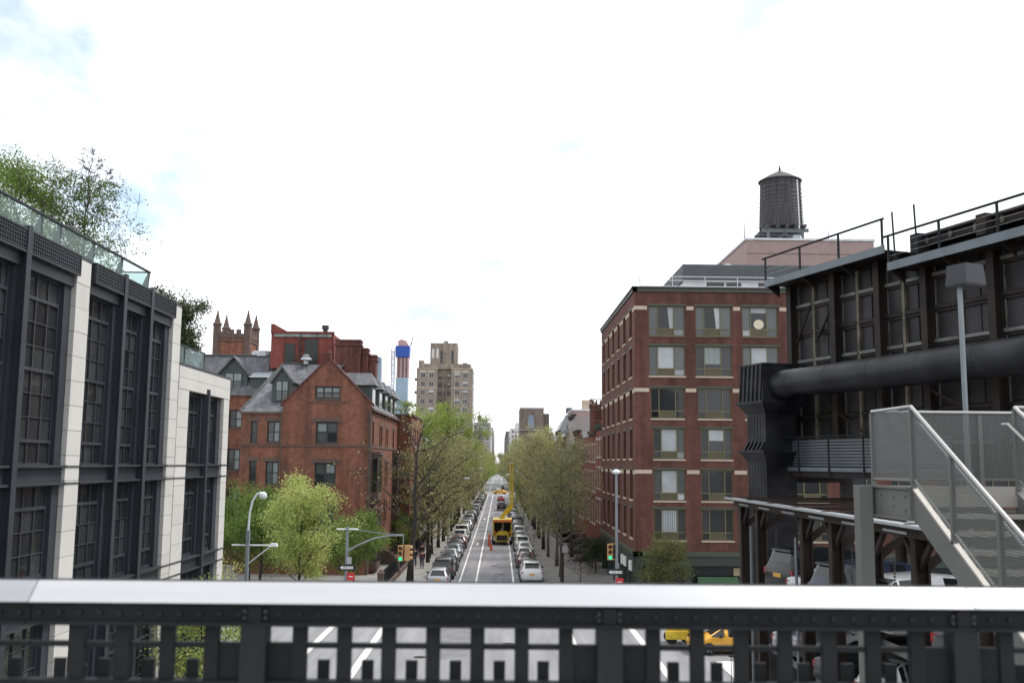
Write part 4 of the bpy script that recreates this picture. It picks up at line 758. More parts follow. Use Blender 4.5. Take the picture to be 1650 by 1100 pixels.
# ------------------------------------------------------------------ far buildings
def facade_windows(fc, parent, us, zs, w, h, fm='far_white', gm='glass_dark', depth=.12):
    for u in us:
        for z in zs:
            B = MB(); fc.box(B, u - w / 2, u + w / 2, -.05, .03, z, z + h); B.mat(1)
            fc.box(B, u - w / 2 + .12, u - .05, .03, .05, z + .12, z + h * .5); fc.box(B, u + .05, u + w / 2 - .12, .03, .05, z + .12, z + h * .5)
            if random.random() < .45: B.mat(2)
            fc.box(B, u - w / 2 + .12, u - .05, .03, .05, z + h * .53, z + h - .12); fc.box(B, u + .05, u + w / 2 - .12, .03, .05, z + h * .53, z + h - .12)
            B.build('window', [fm, gm, 'blind_white'], parent)
tn = thing('tan_apartment_tower', 'tall tan brick apartment tower with recessed centre and square roof tower', 'building', (-21, 390, 0))
B = MB(); B.box(-32, -24.2, 380, 400, 0, 45.6); B.box(-18.8, -10.6, 380, 400, 0, 45.6); B.box(-24.2, -18.8, 384, 400, 0, 46.5); B.box(-31.5, -11.5, 383, 400, 45.6, 47.6)
B.box(-27.4, -16.9, 386, 398, 46.5, 56.0); B.box(-22.2, -20.6, 385.6, 388, 52, 56.8); B.box(-31.4, -29.4, 381, 384, 46, 48.6); B.box(-14.6, -12.8, 381, 384, 46, 47.8); B.build('wall', 'brick_tan', tn)
fc = Fac('y', 380, -1); fr = Fac('y', 384, -1); fs = Fac('x', -10.6, 1)
zs = [41.9, 38.6, 35.3, 32.0, 28.7, 25.4, 22.1, 18.8, 15.5]
facade_windows(fc, tn, (-29.6, -26.4, -16.5, -13.4), zs, 1.9, 1.9, 'far_white'); facade_windows(fr, tn, (-23.2, -19.8), zs, 1.4, 1.7, 'brownstone'); facade_windows(fr, tn, (-21.5,), zs, .7, 1.2, 'brownstone'); facade_windows(fs, tn, (383, 388, 393, 397), zs, 1.9, 1.9)
for x0, x1 in ((-32.1, -24.1), (-18.9, -10.5)):
    for z in (45.3, 37.7): piece('band_course', 'cream_stone', tn, x0, x1, 379.8, 379.99, z, z + .35)
for u in (-29.6, -26.4, -16.5, -13.4): piece('stone_panel', 'cream_stone', tn, u - 1.3, u + 1.3, 379.93, 379.99, 43.95, 44.8)
for x in (-26.3, -24.6): MB().prism([(x - .5, 385.97, 50), (x + .5, 385.97, 50), (x + .5, 385.97, 53.3), (x + .25, 385.97, 53.9), (x - .25, 385.97, 53.9), (x - .5, 385.97, 53.3)], (0, -.06, 0)).build('arched_panel', 'far_white', tn)
for x in (-23, -18.7): piece('slot_window', 'glass_dark', tn, x - .45, x + .45, 385.9, 385.99, 47.5, 53.0)
for z in (41, 36, 31): piece('fire_balcony', 'steel_hoop', tn, -32.9, -32.05, 382, 384, z, z + .9)
def block(name, label, x0, x1, y0, y1, z, mat, us=(), n=0, w=2.2, h=2.2, side=None, roofs=(), fm='far_grey', band=None):
    t = thing(name, label, 'building', ((x0 + x1) / 2, (y0 + y1) / 2, 0)); MB().box(x0, x1, y0, y1, 0, z).build('wall', mat, t)
    zz = [z - 4 - 3.6 * i for i in range(n)]
    facade_windows(Fac('y', y0, -1), t, us, zz, w, h, fm)
    if side is not None: facade_windows(Fac('x', x1 if side > 0 else x0, side), t, [y0 + 6 + (y1 - y0 - 10) * i / 5 for i in range(6)], zz[:6], 4, h, fm)
    for a, b, c, d, e in roofs: MB().box(a, b, c, d, z, e).build('roof_house', mat, t)
    if band: MB().box(x0 - .12, x1 + .12, y0 - .2, y1, z - .2, z + .5).build('cornice', band, t)
    return t
g1 = block('grey_office_block', 'far grey office block with white top storey on the bike lane side', -28.2, -10.2, 1070, 1350, 52, 'far_grey', (-25, -21, -17, -13), 9, 2.4, 2.4, 1, [(-24, -13, 1075, 1090, 55.5)], 'far_white', 'far_white')
block('grey_office_block', 'lower grey slab in front of the far white-topped office block', -30, -15.5, 900, 1000, 38, 'far_dark', (-27, -23, -19), 6, 2.4, 2.4, None)
wt2 = thing('water_tank', 'tiny dark water tank on the far white-topped office block', 'water tank', (-22, 1080, 55)); MB().lathe((-22, 1080, 55.5), [(2.2, 0), (2.2, 4), (.2, 6)], 14).build('barrel', 'tank_wood', wt2)
block('grey_office_block', 'farthest tall office wall closing the bike lane side of the sky gap', -22, -9.9, 1500, 1950, 62, 'far_grey', (-20, -16, -12), 8, 2.4, 2.4, 1)
bt = block('brown_brick_tower', 'brown brick corner building with tall arched window above the row house side trees', 8.9, 19.2, 437, 470, 33.5, 'brick_brown', (), 0, roofs=(), band='far_grey')
MB().box(19.2, 21.8, 441, 468, 0, 31.6).build('side_wing', 'brick_brown', bt)
MB().prism([(12.3, 436.98, 25), (15, 436.98, 25), (15, 436.98, 29.5), (14.4, 436.98, 30.6), (13.65, 436.98, 31), (12.9, 436.98, 30.6), (12.3, 436.98, 29.5)], (0, -.3, 0)).build('arched_window', 'far_blue', bt)
piece('ledge', 'far_grey', bt, 8.7, 19.4, 436.4, 436.99, 24, 24.5); facade_windows(Fac('y', 437, -1), bt, (13.6,), (19.5, 15.5), 2.6, 3.0, 'far_white')
block('white_office_block', 'pale office block with small square windows beside the brown brick tower', 8.8, 18.4, 830, 980, 38.5, 'far_white', (10.8, 13.3, 15.8), 6, 1.6, 2.0, -1, [(13, 18, 835, 860, 43)], 'far_grey')
block('grey_office_block', 'narrow dark office wall left of the pale block in the sky gap', 8.7, 17.5, 1450, 1900, 55, 'far_dark', (11, 14), 8, 2.0, 2.2, -1)
block('brown_brick_house', 'low brown brick block just beyond the far crossing on the row house side', 9.5, 26, 352, 420, 19, 'brick_brown', (12, 15, 18, 21), 3, 1.6, 2.0, -1)
block('brown_brick_house', 'low brown brick block just beyond the far crossing on the bike lane side', -28, -10.8, 350, 378, 17, 'brick_brown', (-26, -22, -18, -14), 3, 1.6, 2.0, 1)
sb = thing('seminary_range', 'long low brick range hidden behind the street trees on the bike lane side', 'building', (-20, 200, 0))
MB().box(-30, -12.5, 140, 300, 0, 12).build('wall', 'brick_hotel', sb); MB().prism([(-30.5, 139.5, 12), (-12, 139.5, 12), (-17, 139.5, 15.5), (-25, 139.5, 15.5)], (0, 161, 0)).build('roof', 'slate', sb)
facade_windows(Fac('x', -12.5, 1), sb, [144 + 6 * i for i in range(26)], (8.2, 4.4), 1.6, 2.2, 'brownstone')
# construction tower far away
tw = thing('unfinished_skyscraper', 'slender far skyscraper under construction wrapped in blue netting with pink floors below', 'skyscraper', (-168, 1715, 0))
MB().box(-179, -158, 1700, 1722, 0, 152).build('glass_shaft', 'tower_glass', tw)
B = MB()
for i in range(10): z = 152 + i * 3.6; B.box(-178.5, -158.5, 1700.5, 1721, z, z + .9)
B.build('floor_slabs', 'tower_slab', tw, kind='stuff')
for x in (-178, -171.5, -165, -159.5): MB().box(x, x + 1.8, 1701, 1720, 152, 190).build('column', 'tower_pink', tw)
MB().box(-177, -160, 1706, 1718, 152, 190).build('core', 'tower_pink', tw)
MB().frust(-180, -157, 1699, 1723, 188, -180.5, -156.5, 1698, 1724, 207).build('blue_netting', 'tower_blue', tw)
MB().prism([(-176.5, 1702, 207), (-159, 1702, 207), (-159, 1702, 210), (-163, 1702, 216), (-171, 1702, 218.5), (-176.5, 1702, 216)], (0, 18, 0)).build('core_top', 'tower_pink', tw)
B = MB()
for i in range(25): z = 100 + i * 4; B.box(-188, -182, 1704, 1710, z, z + 1.3)
for x in (-188, -182.6): B.box(x, x + .7, 1703.9, 1710.1, 60, 203)
B.build('hoist_mast', 'hoist_blue', tw, kind='stuff')
B = MB(); B.tube([(-156, 1702, 207), (-151, 1702, 221)], .7, 5); B.tube([(-156, 1702, 221.5), (-143, 1702, 222.5)], .6, 5); B.tube([(-152, 1702, 219), (-154, 1702, 206)], .5, 5); B.build('crane', 'far_grey', tw)
block('glass_skyscraper', 'blue-grey glass skyscraper beside the chimneys, left of the unfinished tower', -217, -205, 1700, 1720, 187, 'far_blue', (), 0)

# ------------------------------------------------------------------ black steel structure with catwalks
# local frame: x runs along the face toward the camera, y points away from the street
ST_LOC, ST_ROT = (13.2, 43.78, -0.6), math.atan2(-0.95, 0.311)
st = thing('steel_frame_structure', 'black steel frame wall of dark panels with catwalk, raised above the parking rack', 'structure', ST_LOC, ST_ROT, local=True); st.scale = (1.06, 1.06, 1.06)
colx = [0, 2.9, 5.5, 7.9, 10.9, 13.9, 16.9]
for i, x in enumerate(colx):
    B = MB(); B.box(x - .15, x + .15, -.42, -.37, 9.6, 17.5); B.box(x - .03, x + .03, -.37, -.12, 9.6, 17.5); B.box(x - .15, x + .15, -.12, -.06, 9.6, 17.5); B.build('column', 'rust_black', st)
for x in (0.0, 13.9): MB().box(x - .16, x + .16, 2.0, 2.4, 0, 9.6).build('support_post', 'rust_black', st); MB().box(x - .2, x + .2, -.6, 2.4, 9.3, 9.6).build('support_beam', 'rust_black', st)
MB().box(-.15, 17, 0.12, 2.4, 9.65, 17.6).build('back_box', 'rust_black', st)
zr = [9.75, 10.85, 12.0, 13.15, 14.3, 15.45, 16.6, 17.5]
for a, b in zip(colx[:-1], colx[1:]):
    m = a + (b - a) * .45
    for z0, z1 in zip(zr[:-1], zr[1:]):
        piece('panel', 'panel_dark', st, a + .22, m - .09, -.02 + random.uniform(-.01, .01), .12, z0 + .06, z1 - .16); piece('panel', 'panel_dark', st, m + .09, b - .22, -.02 + random.uniform(-.01, .01), .12, z0 + .06, z1 - .16)
    MB().box(m - .07, m + .07, -.13, .05, 9.7, 17.4).build('mullion', 'strip_ochre', st); MB().box(b - .27, b - .21, -.11, .05, 9.7, 17.4).build('mullion', 'strip_ochre', st); MB().box(a + .205, a + .235, -.09, .05, 9.7, 17.4).build('mullion', 'strip_grey', st); MB().box((m + b) / 2 - .02, (m + b) / 2 + .02, -.05, .05, 9.7, 17.4).build('panel_joint', 'rust_black', st)
    for k, z in enumerate(zr[1:-1]):
        B = MB(); B.box(a + .18, m - .075, -.16, .0, z - .10, z + .02); B.box(m + .075, b - .28, -.16, .0, z - .10, z + .02); B.build('rail_pipe', 'strip_grey' if k % 3 != 1 else 'rust_black', st)
        MB().box(a + .18, b - .18, -.10, .02, z - .21, z - .102).build('girt', 'rust_black', st)
MB().tube([(.2, -.2, 15.0), (1.2, -.2, 16.4)], .05, 6).tube([(1.6, -.2, 15.0), (2.6, -.2, 16.2)], .05, 6).build('diagonal_brace', 'rust_black', st)
B = MB(); B.tube([(2.4, -.3, 12.3), (6.2, -.3, 10.3)], .05, 6); B.tube([(7.9, -.3, 12.6), (11, -.3, 11.2)], .05, 6); B.build('diagonal_brace', 'rust_black', st)
def catwalk(x0, x1, z, d=1.15):
    MB().box(x0, x1, -d - .05, -d, z - .16, z + .13).build('catwalk_edge', 'catwalk_blue', st); MB().box(x0, x1, -d, .1, z - .10, z - .04).build('catwalk_floor', 'rust_black', st)
    MB().tube([(x0 - .15, -d - .02, z + 1.08), (x1, -d - .02, z + 1.08)], .045, 8).build('guard_rail', 'rail_paint', st)
    B = MB()
    for zz in (.35, .55, .75, .92): B.tube([(x0, -d - .02, z + zz), (x1, -d - .02, z + zz)], .008, 3)
    B.build('guard_wire', 'galvanised', st, kind='stuff')
    x = x0 + .05
    while x < x1 + .1: MB().box(x - .035, x + .035, -d - .045, -d + .015, z - .16, z + 1.06).build('guard_post', 'rail_paint', st); MB().prism([(x - .04, -d, z - .11), (x - .04, -.5, z - .11), (x - .04, -.5, z - .55)], (.08, 0, 0)).build('bracket', 'rust_black', st); x += 2.45
catwalk(-.55, 6.95, 17.62); catwalk(7.1, 17, 16.95)
MB().box(7.6, 17, -.35, 2.4, 17.55, 17.85).box(7.5, 17, -.5, 2.4, 17.85, 17.95).build('roof_parapet', 'rust_black', st)
for i in range(8): piece('parapet_stud', 'strip_ochre' if i % 2 else 'strip_grey', st, 8.1 + i * 1.1, 8.25 + i * 1.1, -.42, -.351, 17.6, 17.84)
for x in (7.3, 8.4): MB().tube([(x, -1.0, 16.9), (x - .1, -1.0, 18.9)], .035, 6).build('ladder_stile', 'rail_paint', st)
for x in (7.7, 10.7): MB().box(x, x + .4, -.7, .2, 17.3, 17.98).build('roof_stub', 'rust_black', st)
# louvred lower walkway
B = MB()
for i in range(9): B.box(.25, 9.5, -1.0 - .02 * (i % 2), -.94, 9.98 + i * .115, 10.06 + i * .115)
B.build('louvre_slats', 'louver_grey', st, kind='stuff'); MB().box(.2, 9.5, -.93, -.9, 9.9, 11.05).build('louvre_backing', 'rust_black', st)
MB().box(.2, 9.5, -1.25, -.1, 9.78, 9.93).build('walkway_edge', 'catwalk_blue', st); MB().box(.2, 9.5, -1.2, -.1, 9.55, 9.775).build('walkway_beam', 'rust_black', st)
for x in (.3, 1.7, 3.6, 5.6, 7.6): MB().box(x - .03, x + .03, -1.3, -1.255, 9.6, 11.1).build('guard_post', 'rail_paint', st)
MB().tube([(.2, -1.28, 11.1), (9.5, -1.28, 11.1)], .03, 6).build('guard_rail', 'rail_paint', st)
# big duct in front
du = thing('exhaust_duct', 'huge black round duct with flared square leg in front of the steel frame', 'duct', (11.77, 43.04, -0.6), ST_ROT, local=True); du.scale = (1.06, 1.06, 1.06)
B = MB(); path = [(x, -.15, 13.2) for x in (-.2, 1, 2.2, 3.4, 4.6, 5.8, 7, 8.2, 9.4, 10.6, 11.8, 13, 14.5)]; B.tube(path, .56, 40); B.build('pipe', 'duct_black', du, smooth=False)
for x in (1.9, 4.3, 6.7, 9.1, 11.5): B = MB(); B.lathe((0, 0, 0), [(.56, -.04), (.568, -.035), (.568, .035), (.56, .04)], 40); r = B.build('pipe_seam', 'duct_black', du); r.rotation_euler = (0, math.pi / 2, 0); r.location = (x, -.15, 13.2)
for f_ in bpy.data.objects['pipe'].data.polygons: f_.use_smooth = len(f_.vertices) == 4
lg = MB().box(-.66, .66, -.74, .66, 0, 12.45).build('leg', 'duct_black', du)
MB().frust(-.92, .92, -1.0, .92, 12.55, -.80, .80, -.90, .80, 14.0).box(-.98, .98, -1.07, .98, 12.45, 12.55).box(-.84, .84, -.95, .84, 14.0, 14.07).frust(-.67, .67, -.75, .67, 12.05, -.94, .94, -1.03, .94, 12.45).build('hood', 'duct_black', du)
for k in range(6):
    t = -.95 + k * .37
    MB().prism([(t * .82, -1.0, 12.56), (t * .82, -1.05, 12.56), (t * .82, -.95, 14.0), (t * .82, -.90, 14.0)], (.04, 0, 0)).build('hood_rib', 'duct_black', du)
    MB().prism([(-.92, t * .82, 12.56), (-.97, t * .82, 12.56), (-.85, t * .82, 14.0), (-.80, t * .82, 14.0)], (0, .04, 0)).build('hood_rib', 'duct_black', du)
MB().frust(-.67, .67, -.75, .67, 10.1, -.9, .9, -.98, .9, 10.5).box(-.98, .98, -1.06, .98, 10.5, 10.58).build('flange_skirt', 'duct_black', du)
for k in range(5): t = -.8 + k * .38; MB().prism([(t * .75, -.741, 10.58), (t * .75, -1.0, 10.58), (t * .75, -.741, 11.0)], (.05, 0, 0)).build('flange_rib', 'duct_black', du); MB().prism([(-.661, t * .75, 10.58), (-.93, t * .75, 10.58), (-.661, t * .75, 11.0)], (0, .05, 0)).build('flange_rib', 'duct_black', du)
B = MB()
for k in range(6): t = -.8 + k * .3; B.box(t * .7, t * .7 + .02, -.75, -.741, 0, 12.0); B.box(-.67, -.661, t * .7, t * .7 + .02, 0, 12.0)
B.build('leg_seams', 'duct_black', du, kind='stuff')

# ------------------------------------------------------------------ parking rack
pr = thing('parking_rack', 'brown steel three-level car parking rack beside the street', 'parking rack', (12.5, 31, 0))
for y in (42.2, 39.5, 33.7, 30.75, 27.6, 24.6, 21.5, 18.4):
    for x in (10.1, 15.6): MB().box(x, x + .06, y - .16, y + .16, 0.13, 8.3).box(x + .06, x + .3, y - .03, y + .03, 0.13, 8.3).box(x + .3, x + .36, y - .16, y + .16, 0.13, 8.3).build('post', 'rack_brown', pr)
    MB().prism([(10.15, y - .05, 7.2), (10.15, y - .05, 7.5), (11.2, y - .05, 8.3), (11.5, y - .05, 8.3)], (0, .1, 0)).prism([(10.2, y + .1, 7.45), (10.2, y + .1, 7.7), (10.2, y + .8, 8.3), (10.2, y + 1.0, 8.3)], (.1, 0, 0)).prism([(10.2, y - .1, 7.45), (10.2, y - .1, 7.7), (10.2, y - .8, 8.3), (10.2, y - 1.0, 8.3)], (.1, 0, 0)).build('knee_brace', 'rack_brown', pr)
for y in (41.0, 35.0, 29.0, 23.0): MB().tube([(9.95, y - 1.2, .13), (9.95, y - 1.2, 7.6)], .05, 6).build('cable_guard', 'pole_grey', pr)
MB().box(9.9, 10.6, 17, 42.4, 8.30, 8.56).box(15.4, 16, 17, 42.4, 8.3, 8.56).build('roof_beam', 'rack_brown', pr)
MB().box(9.55, 9.9, 17, 42.6, 8.60, 8.64).box(9.55, 9.58, 17, 42.6, 8.57, 8.60).build('roof_edge', 'galvanised', pr)
for k in range(9): MB().box(9.6, 16, 17.6 + k * 3.05, 17.75 + k * 3.05, 8.565, 8.66).build('roof_purlin', 'rack_brown', pr)
for y in (17.8, 20.9, 24.0, 27.1, 30.2, 33.3, 36.4, 39.5): piece('roof_strip', 'galvanised', pr, 9.88, 10.02, y + .4, y + 1.9, 8.36, 8.42)
for z in (3.1, 5.25):
    for y0, y1 in ((34.0, 39.2), (30.95, 33.5), (24.8, 30.5), (18.6, 24.3)): MB().box(10.4, 15.4, y0 + .1, y1 - .1, z - .12, z - .02).build('deck', 'rack_brown', pr); MB().box(10.38, 10.44, y0 + .1, y1 - .1, z - .1, z + .12).build('deck_edge', 'strip_grey', pr)
B = MB()
for y in (30.75, 24.6):
    B.tube([(15.8, y, 5.4), (15.8, y + 2.8, 8.2)], .05, 5); B.tube([(15.8, y + 2.8, 5.4), (15.8, y, 8.2)], .05, 5)
B.build('cross_brace', 'rack_brown', pr)
for k, y in enumerate((36.6, 28.4)): B = MB(); [B.tube([(10.5, y + dx, 7.6 - .08 * i), (10.5, y + dx, 7.55 - .08 * i)], .03, 4) for dx in (-1.6, 1.6) for i in range(24)]; B.build('lift_chain', 'steel_hoop', pr, kind='stuff')
pf = thing('parking_fence', 'black iron picket fence between the pavement and the parking rack', 'fence', (13, 44, 0))
for x in range(24): MB().tube([(10.0 + x * .28, 43.8, .13), (10.0 + x * .28, 43.8, 2.0)], .018, 5).build('picket', 'rail_paint', pf)
for z in (.4, 1.85): MB().box(9.9, 16.6, 43.77, 43.83, z, z + .05).build('fence_rail', 'rail_paint', pf)

# ------------------------------------------------------------------ grey metal stair
sr = thing('metal_stair', 'grey steel stair with perforated side panels climbing to a landing', 'staircase', (6.2, 13, 0))
XL, XR, YT, ZT, SL = 5.47, 6.86, 13.2, 9.60, 0.2 / 0.36
for i in range(12):
    y1 = YT - .36 * i; z = ZT - .2 * i
    MB().box(XL + .07, XR - .07, y1 - .02, y1 + .33, z - .035, z).build('tread', 'stair_paint', sr); MB().box(XL + .07, XR - .07, y1 - .045, y1 - .021, z - .055, z + .004).build('tread_nosing', 'stair_pale', sr)
    MB().box(XL + .07, XR - .07, y1 + .3, y1 + .32, z - .2, z - .036).build('riser', 'stair_paint', sr)
MB().box(XL + .05, 9.4, YT + .002, 14.6, ZT - .06, ZT - .001).build('landing', 'stair_paint', sr)
MB().box(XL + .05, XR, YT - .05, YT, ZT - .12, ZT + .03).build('tread_nosing', 'stair_pale', sr)
MB().box(XR + .05, 9.4, YT - .03, YT + .001, ZT - .35, ZT - .001).build('landing_beam', 'stair_paint', sr); MB().box(XL + .08, 9.4, 14.52, 14.62, ZT - .02, ZT + .12).build('toe_board', 'stair_pale', sr)
def stringer(x0, x1):
    B = MB(); yb = YT - 4.4; zb = ZT - 4.4 * SL
    B.prism([(x0, YT, ZT + .10), (x0, yb, zb + .10), (x0, yb, zb - .28), (x0, YT, ZT - .28)], (x1 - x0, 0, 0)); return B.build('stringer', 'stair_paint', sr)
stringer(XL - .02, XL + .05); stringer(XR - .05, XR + .02)
B = MB(); B.prism([(XL - .03, YT, ZT + .13), (XL - .03, YT - 4.4, ZT + .13 - 4.4 * SL), (XL - .03, YT - 4.4, ZT + .10 - 4.4 * SL), (XL - .03, YT, ZT + .10)], (.07, 0, 0)); B.build('stringer_flange', 'stair_pale', sr)
MB().box(XL - .06, XL + .02, YT, 14.6, ZT - .28, ZT + .10).box(XL - .1, XL + .03, YT, 14.6, ZT + .10, ZT + .13).box(XL - .1, XL + .03, YT, 14.6, ZT - .31, ZT - .28).build('landing_beam', 'stair_paint', sr)
for y, z in ((13.35, ZT + .0), (13.35, ZT - .18), (14.2, ZT + .0), (14.2, ZT - .18), (13.75, ZT - .02), (13.75, ZT - .14)): MB().box(XL - .075, XL - .061, y - .02, y + .02, z - .02, z + .02).build('bolt', 'stair_paint', sr)
MB().box(XL - .30, XL - .11, 14.38, 14.62, 0, ZT + .125).build('support_post', 'stair_paint', sr); MB().box(9.1, 9.35, 14.38, 14.62, 0, ZT - .07).build('support_post', 'stair_paint', sr)
HR = 10.79
# handrails and posts
MB().tube([(XL, 14.6, HR), (XL, YT, HR), (XL, YT - 4.4, HR - 4.4 * SL)], .026, 10).build('top_rail', 'stair_bright', sr); MB().tube([(XR, YT, HR), (XR, YT - 4.4, HR - 4.4 * SL)], .026, 10).build('top_rail', 'stair_bright', sr)
MB().tube([(XL, 14.6, HR), (9.4, 14.6, HR)], .025, 8).build('top_rail', 'stair_bright', sr); MB().tube([(XR, YT, HR), (9.4, YT, HR)], .025, 8).build('top_rail', 'stair_bright', sr)
for x in (XL + .1, XR - .1): MB().tube([(x, YT + .15, HR - .22), (x, YT, HR - .22), (x, YT - 4.4, HR - .22 - 4.4 * SL)], .02, 8).build('hand_grip', 'stair_bright', sr)
for x in (XL, XR):
    for k in range(4): y = YT - 1.12 * k; MB().box(x - .03, x + .03, y - .03, y + .03, ZT - 1.12 * k * SL + .1, HR - 1.12 * k * SL - .03).build('rail_post', 'stair_paint', sr)
for x in (XL, 7.05, 8.3): MB().box(x - .03, x + .03, 14.57, 14.63, ZT, HR - .03).build('rail_post', 'stair_paint', sr)
def panel(pts): B = MB(); B.poly(pts); B.build('perforated_panel', 'perforated_sheet', sr)
lo = .24
panel([(XL, YT + .03, ZT + lo), (XL, 14.57, ZT + lo), (XL, 14.57, HR - .03), (XL, YT + .03, HR - .03)])
MB().box(XL - .02, XL + .02, YT + .03, 14.57, ZT + lo - .035, ZT + lo).build('panel_edge', 'stair_bright', sr); MB().box(XL + .03, 9.4, 14.58, 14.62, ZT + lo - .035, ZT + lo).build('panel_edge', 'stair_paint', sr)
for x in (XL, XR):
    for k in range(4):
        a, b = YT - 1.12 * k - .03, YT - 1.12 * (k + 1) + .03; da, db = (YT - a) * SL, (YT - b) * SL
        panel([(x, a, ZT + lo - da), (x, b, ZT + lo - db), (x, b, HR - .03 - db), (x, a, HR - .03 - da)])
    MB().tube([(x, YT, ZT + lo), (x, YT - 4.4, ZT + lo - 4.4 * SL)], .02, 6).build('panel_edge', 'stair_paint', sr)
for a, b in ((XL + .03, 7.02), (7.08, 8.27), (8.33, 9.4)): panel([(a, 14.6, ZT + lo), (b, 14.6, ZT + lo), (b, 14.6, HR - .03), (a, 14.6, HR - .03)])
panel([(XR + .03, YT, ZT + lo), (9.4, YT, ZT + lo), (9.4, YT, HR - .03), (XR + .03, YT, HR - .03)])

# box-headed lamp by the stair
bl = thing('box_head_lamp', 'square box-headed lamp on a grey pole behind the stair', 'lamp', (8.92, 19, 0))
MB().tube([(8.95, 19, 0), (8.92, 19, 13.5)], .048, 10).build('pole', 'pole_grey', bl)
lbx = MB().frust(-.27, .27, -.25, .25, 13.50, -.24, .24, -.22, .22, 13.90).box(-.25, .25, -.23, .23, 13.47, 13.50).mesh('lamp_box', 'lamp_head'); place('lamp_box', lbx, bl, None, (.12, 0, 0), None, (0, 0, R(24)))

# ------------------------------------------------------------------ walkway deck and its railing
struct('walkway_deck', MB().box(-14, 14, -6, 4.75, 8.1, 8.36), 'concrete_walk')
ry = 4.5
for sx, x0, x1, mt, lab in ((-1, -6, -2.045, 'rail_cap_dull', 'bridge railing section at the far left edge beyond the slanted cap joint'), (0, -2.04, 2.095, 'rail_cap', 'black riveted bridge railing with bright metal cap across the foreground'), (1, 2.10, 6, 'rail_cap_dull', 'bridge railing section at the far right edge beyond the slanted cap joint')):
    rl = thing('bridge_railing', lab, 'railing', (0, ry, 8.36) if sx == 0 else (sx * 3, ry, 8.36), group='bridge railing sections')
    B = MB(); B.prism([(x0, ry - .04, 9.386), (x0, ry - .045, 9.380), (x0, ry + .05, 9.380), (x0, ry + .062, 9.455), (x0, ry + .055, 9.462), (x0, ry + .045, 9.462)], (x1 - x0, 0, 0)); B.build('cap', mt, rl)
    B = MB(); B.prism([(x0, ry + .064, 9.468), (x0, ry + .064, 9.34), (x0, ry + .075, 9.34), (x0, ry + .075, 9.468)], (x1 - x0, 0, 0)); B.build('cap_back', 'dark_steel_light', rl)
    MB().box(x0, x1, ry - .01, ry + .02, 9.285, 9.379).box(x0, x1, ry - .055, ry - .011, 9.285, 9.300).build('top_angle', 'rail_paint', rl)
    MB().box(x0, x1, ry + .0, ry + .03, 9.186, 9.208).build('mid_bar', 'rail_paint', rl); MB().box(x0, x1, ry - .03, ry + .03, 8.95, 9.052).build('bottom_bar', 'rail_paint', rl)
    B = MB(); x = math.ceil(x0 / .087) * .087
    while x < x1: B.lathe((x, ry - .012, 9.334), [(.013, -.006), (.011, .004), (.003, .008)], 6); x += .087
    B2 = MB(); 
    x = math.ceil(x0 / .087) * .087
    while x < x1: B2.box(x - .010, x + .010, ry - .022, ry - .0101, 9.322, 9.342); x += .087
    B2.build('rivets', 'rail_post', rl, kind='stuff')
    for px in [p for p in (-4.16, -2.61, -1.06, .49, 2.05, 3.6, 5.15) if x0 <= p < x1]:
        MB().box(px - .055, px + .055, ry - .05, ry + .06, 8.36, 9.288).build('post', 'rail_post', rl); MB().box(px - .03, px + .03, ry - .035, ry - .0102, 9.301, 9.367).build('post_joint', 'rail_paint', rl)
        for ddx in (-.045, .045):
            for zz in (9.318, 9.345): MB().box(px + ddx - .008, px + ddx + .008, ry - .03, ry - .0101, zz - .008, zz + .008).build('bolt', 'dark_steel_light', rl)
        [MB().box(px + a_, px + b_, ry + .002, ry + .02, 9.053, 9.185).build('gusset', 'rail_paint', rl) for a_, b_ in ((-.20, -.056), (.056, .20))]
    for px in (-7.26, -5.71, -4.16, -2.61, -1.06, .49, 2.05, 3.6, 5.15):
        for k in range(0, 8):
            u = px + k * .1944
            if k and x0 + .031 < u < x1 - .031: MB().box(u - .031, u + .031, ry - .012, ry + .028, 9.053, 9.284).build('picket', 'rail_paint', rl)
            u += .0972
            if x0 + .03 < u < x1 - .03: MB().box(u - .026, u + .026, ry + .05, ry + .07, 9.0, 9.127).build('stub', 'rail_paint', rl)

# ------------------------------------------------------------------ street lamps, signals, signs
def one_way_sign(parent, x, y, z):
    p = MB().box(x - .58, x + .58, y - .02, y, z - .19, z + .19).build('one_way_sign', 'sign_black', parent)
    MB().prism([(x - .46, y - .03, z), (x - .28, y - .03, z + .13), (x - .28, y - .03, z + .085), (x + .45, y - .03, z + .085), (x + .45, y - .03, z - .085), (x - .28, y - .03, z - .085), (x - .28, y - .03, z - .13)], (0, .009, 0)).build('arrow', 'sign_white', p)
    o = OFF[parent.name]; place('lettering', text_mesh('ONE WAY', .17, 'sign_black'), p, None, (x + .08 - o[0], y - .034 - o[1], z - o[2]), None, (math.pi / 2, 0, 0))
def red_sign(parent, x, y, z):
    p = MB().box(x - .26, x + .26, y - .02, y, z - .26, z + .26).build('red_sign', 'sign_red', parent); MB().box(x - .14, x + .14, y - .03, y - .0201, z - .03, z + .03).build('white_bar', 'sign_white', p)
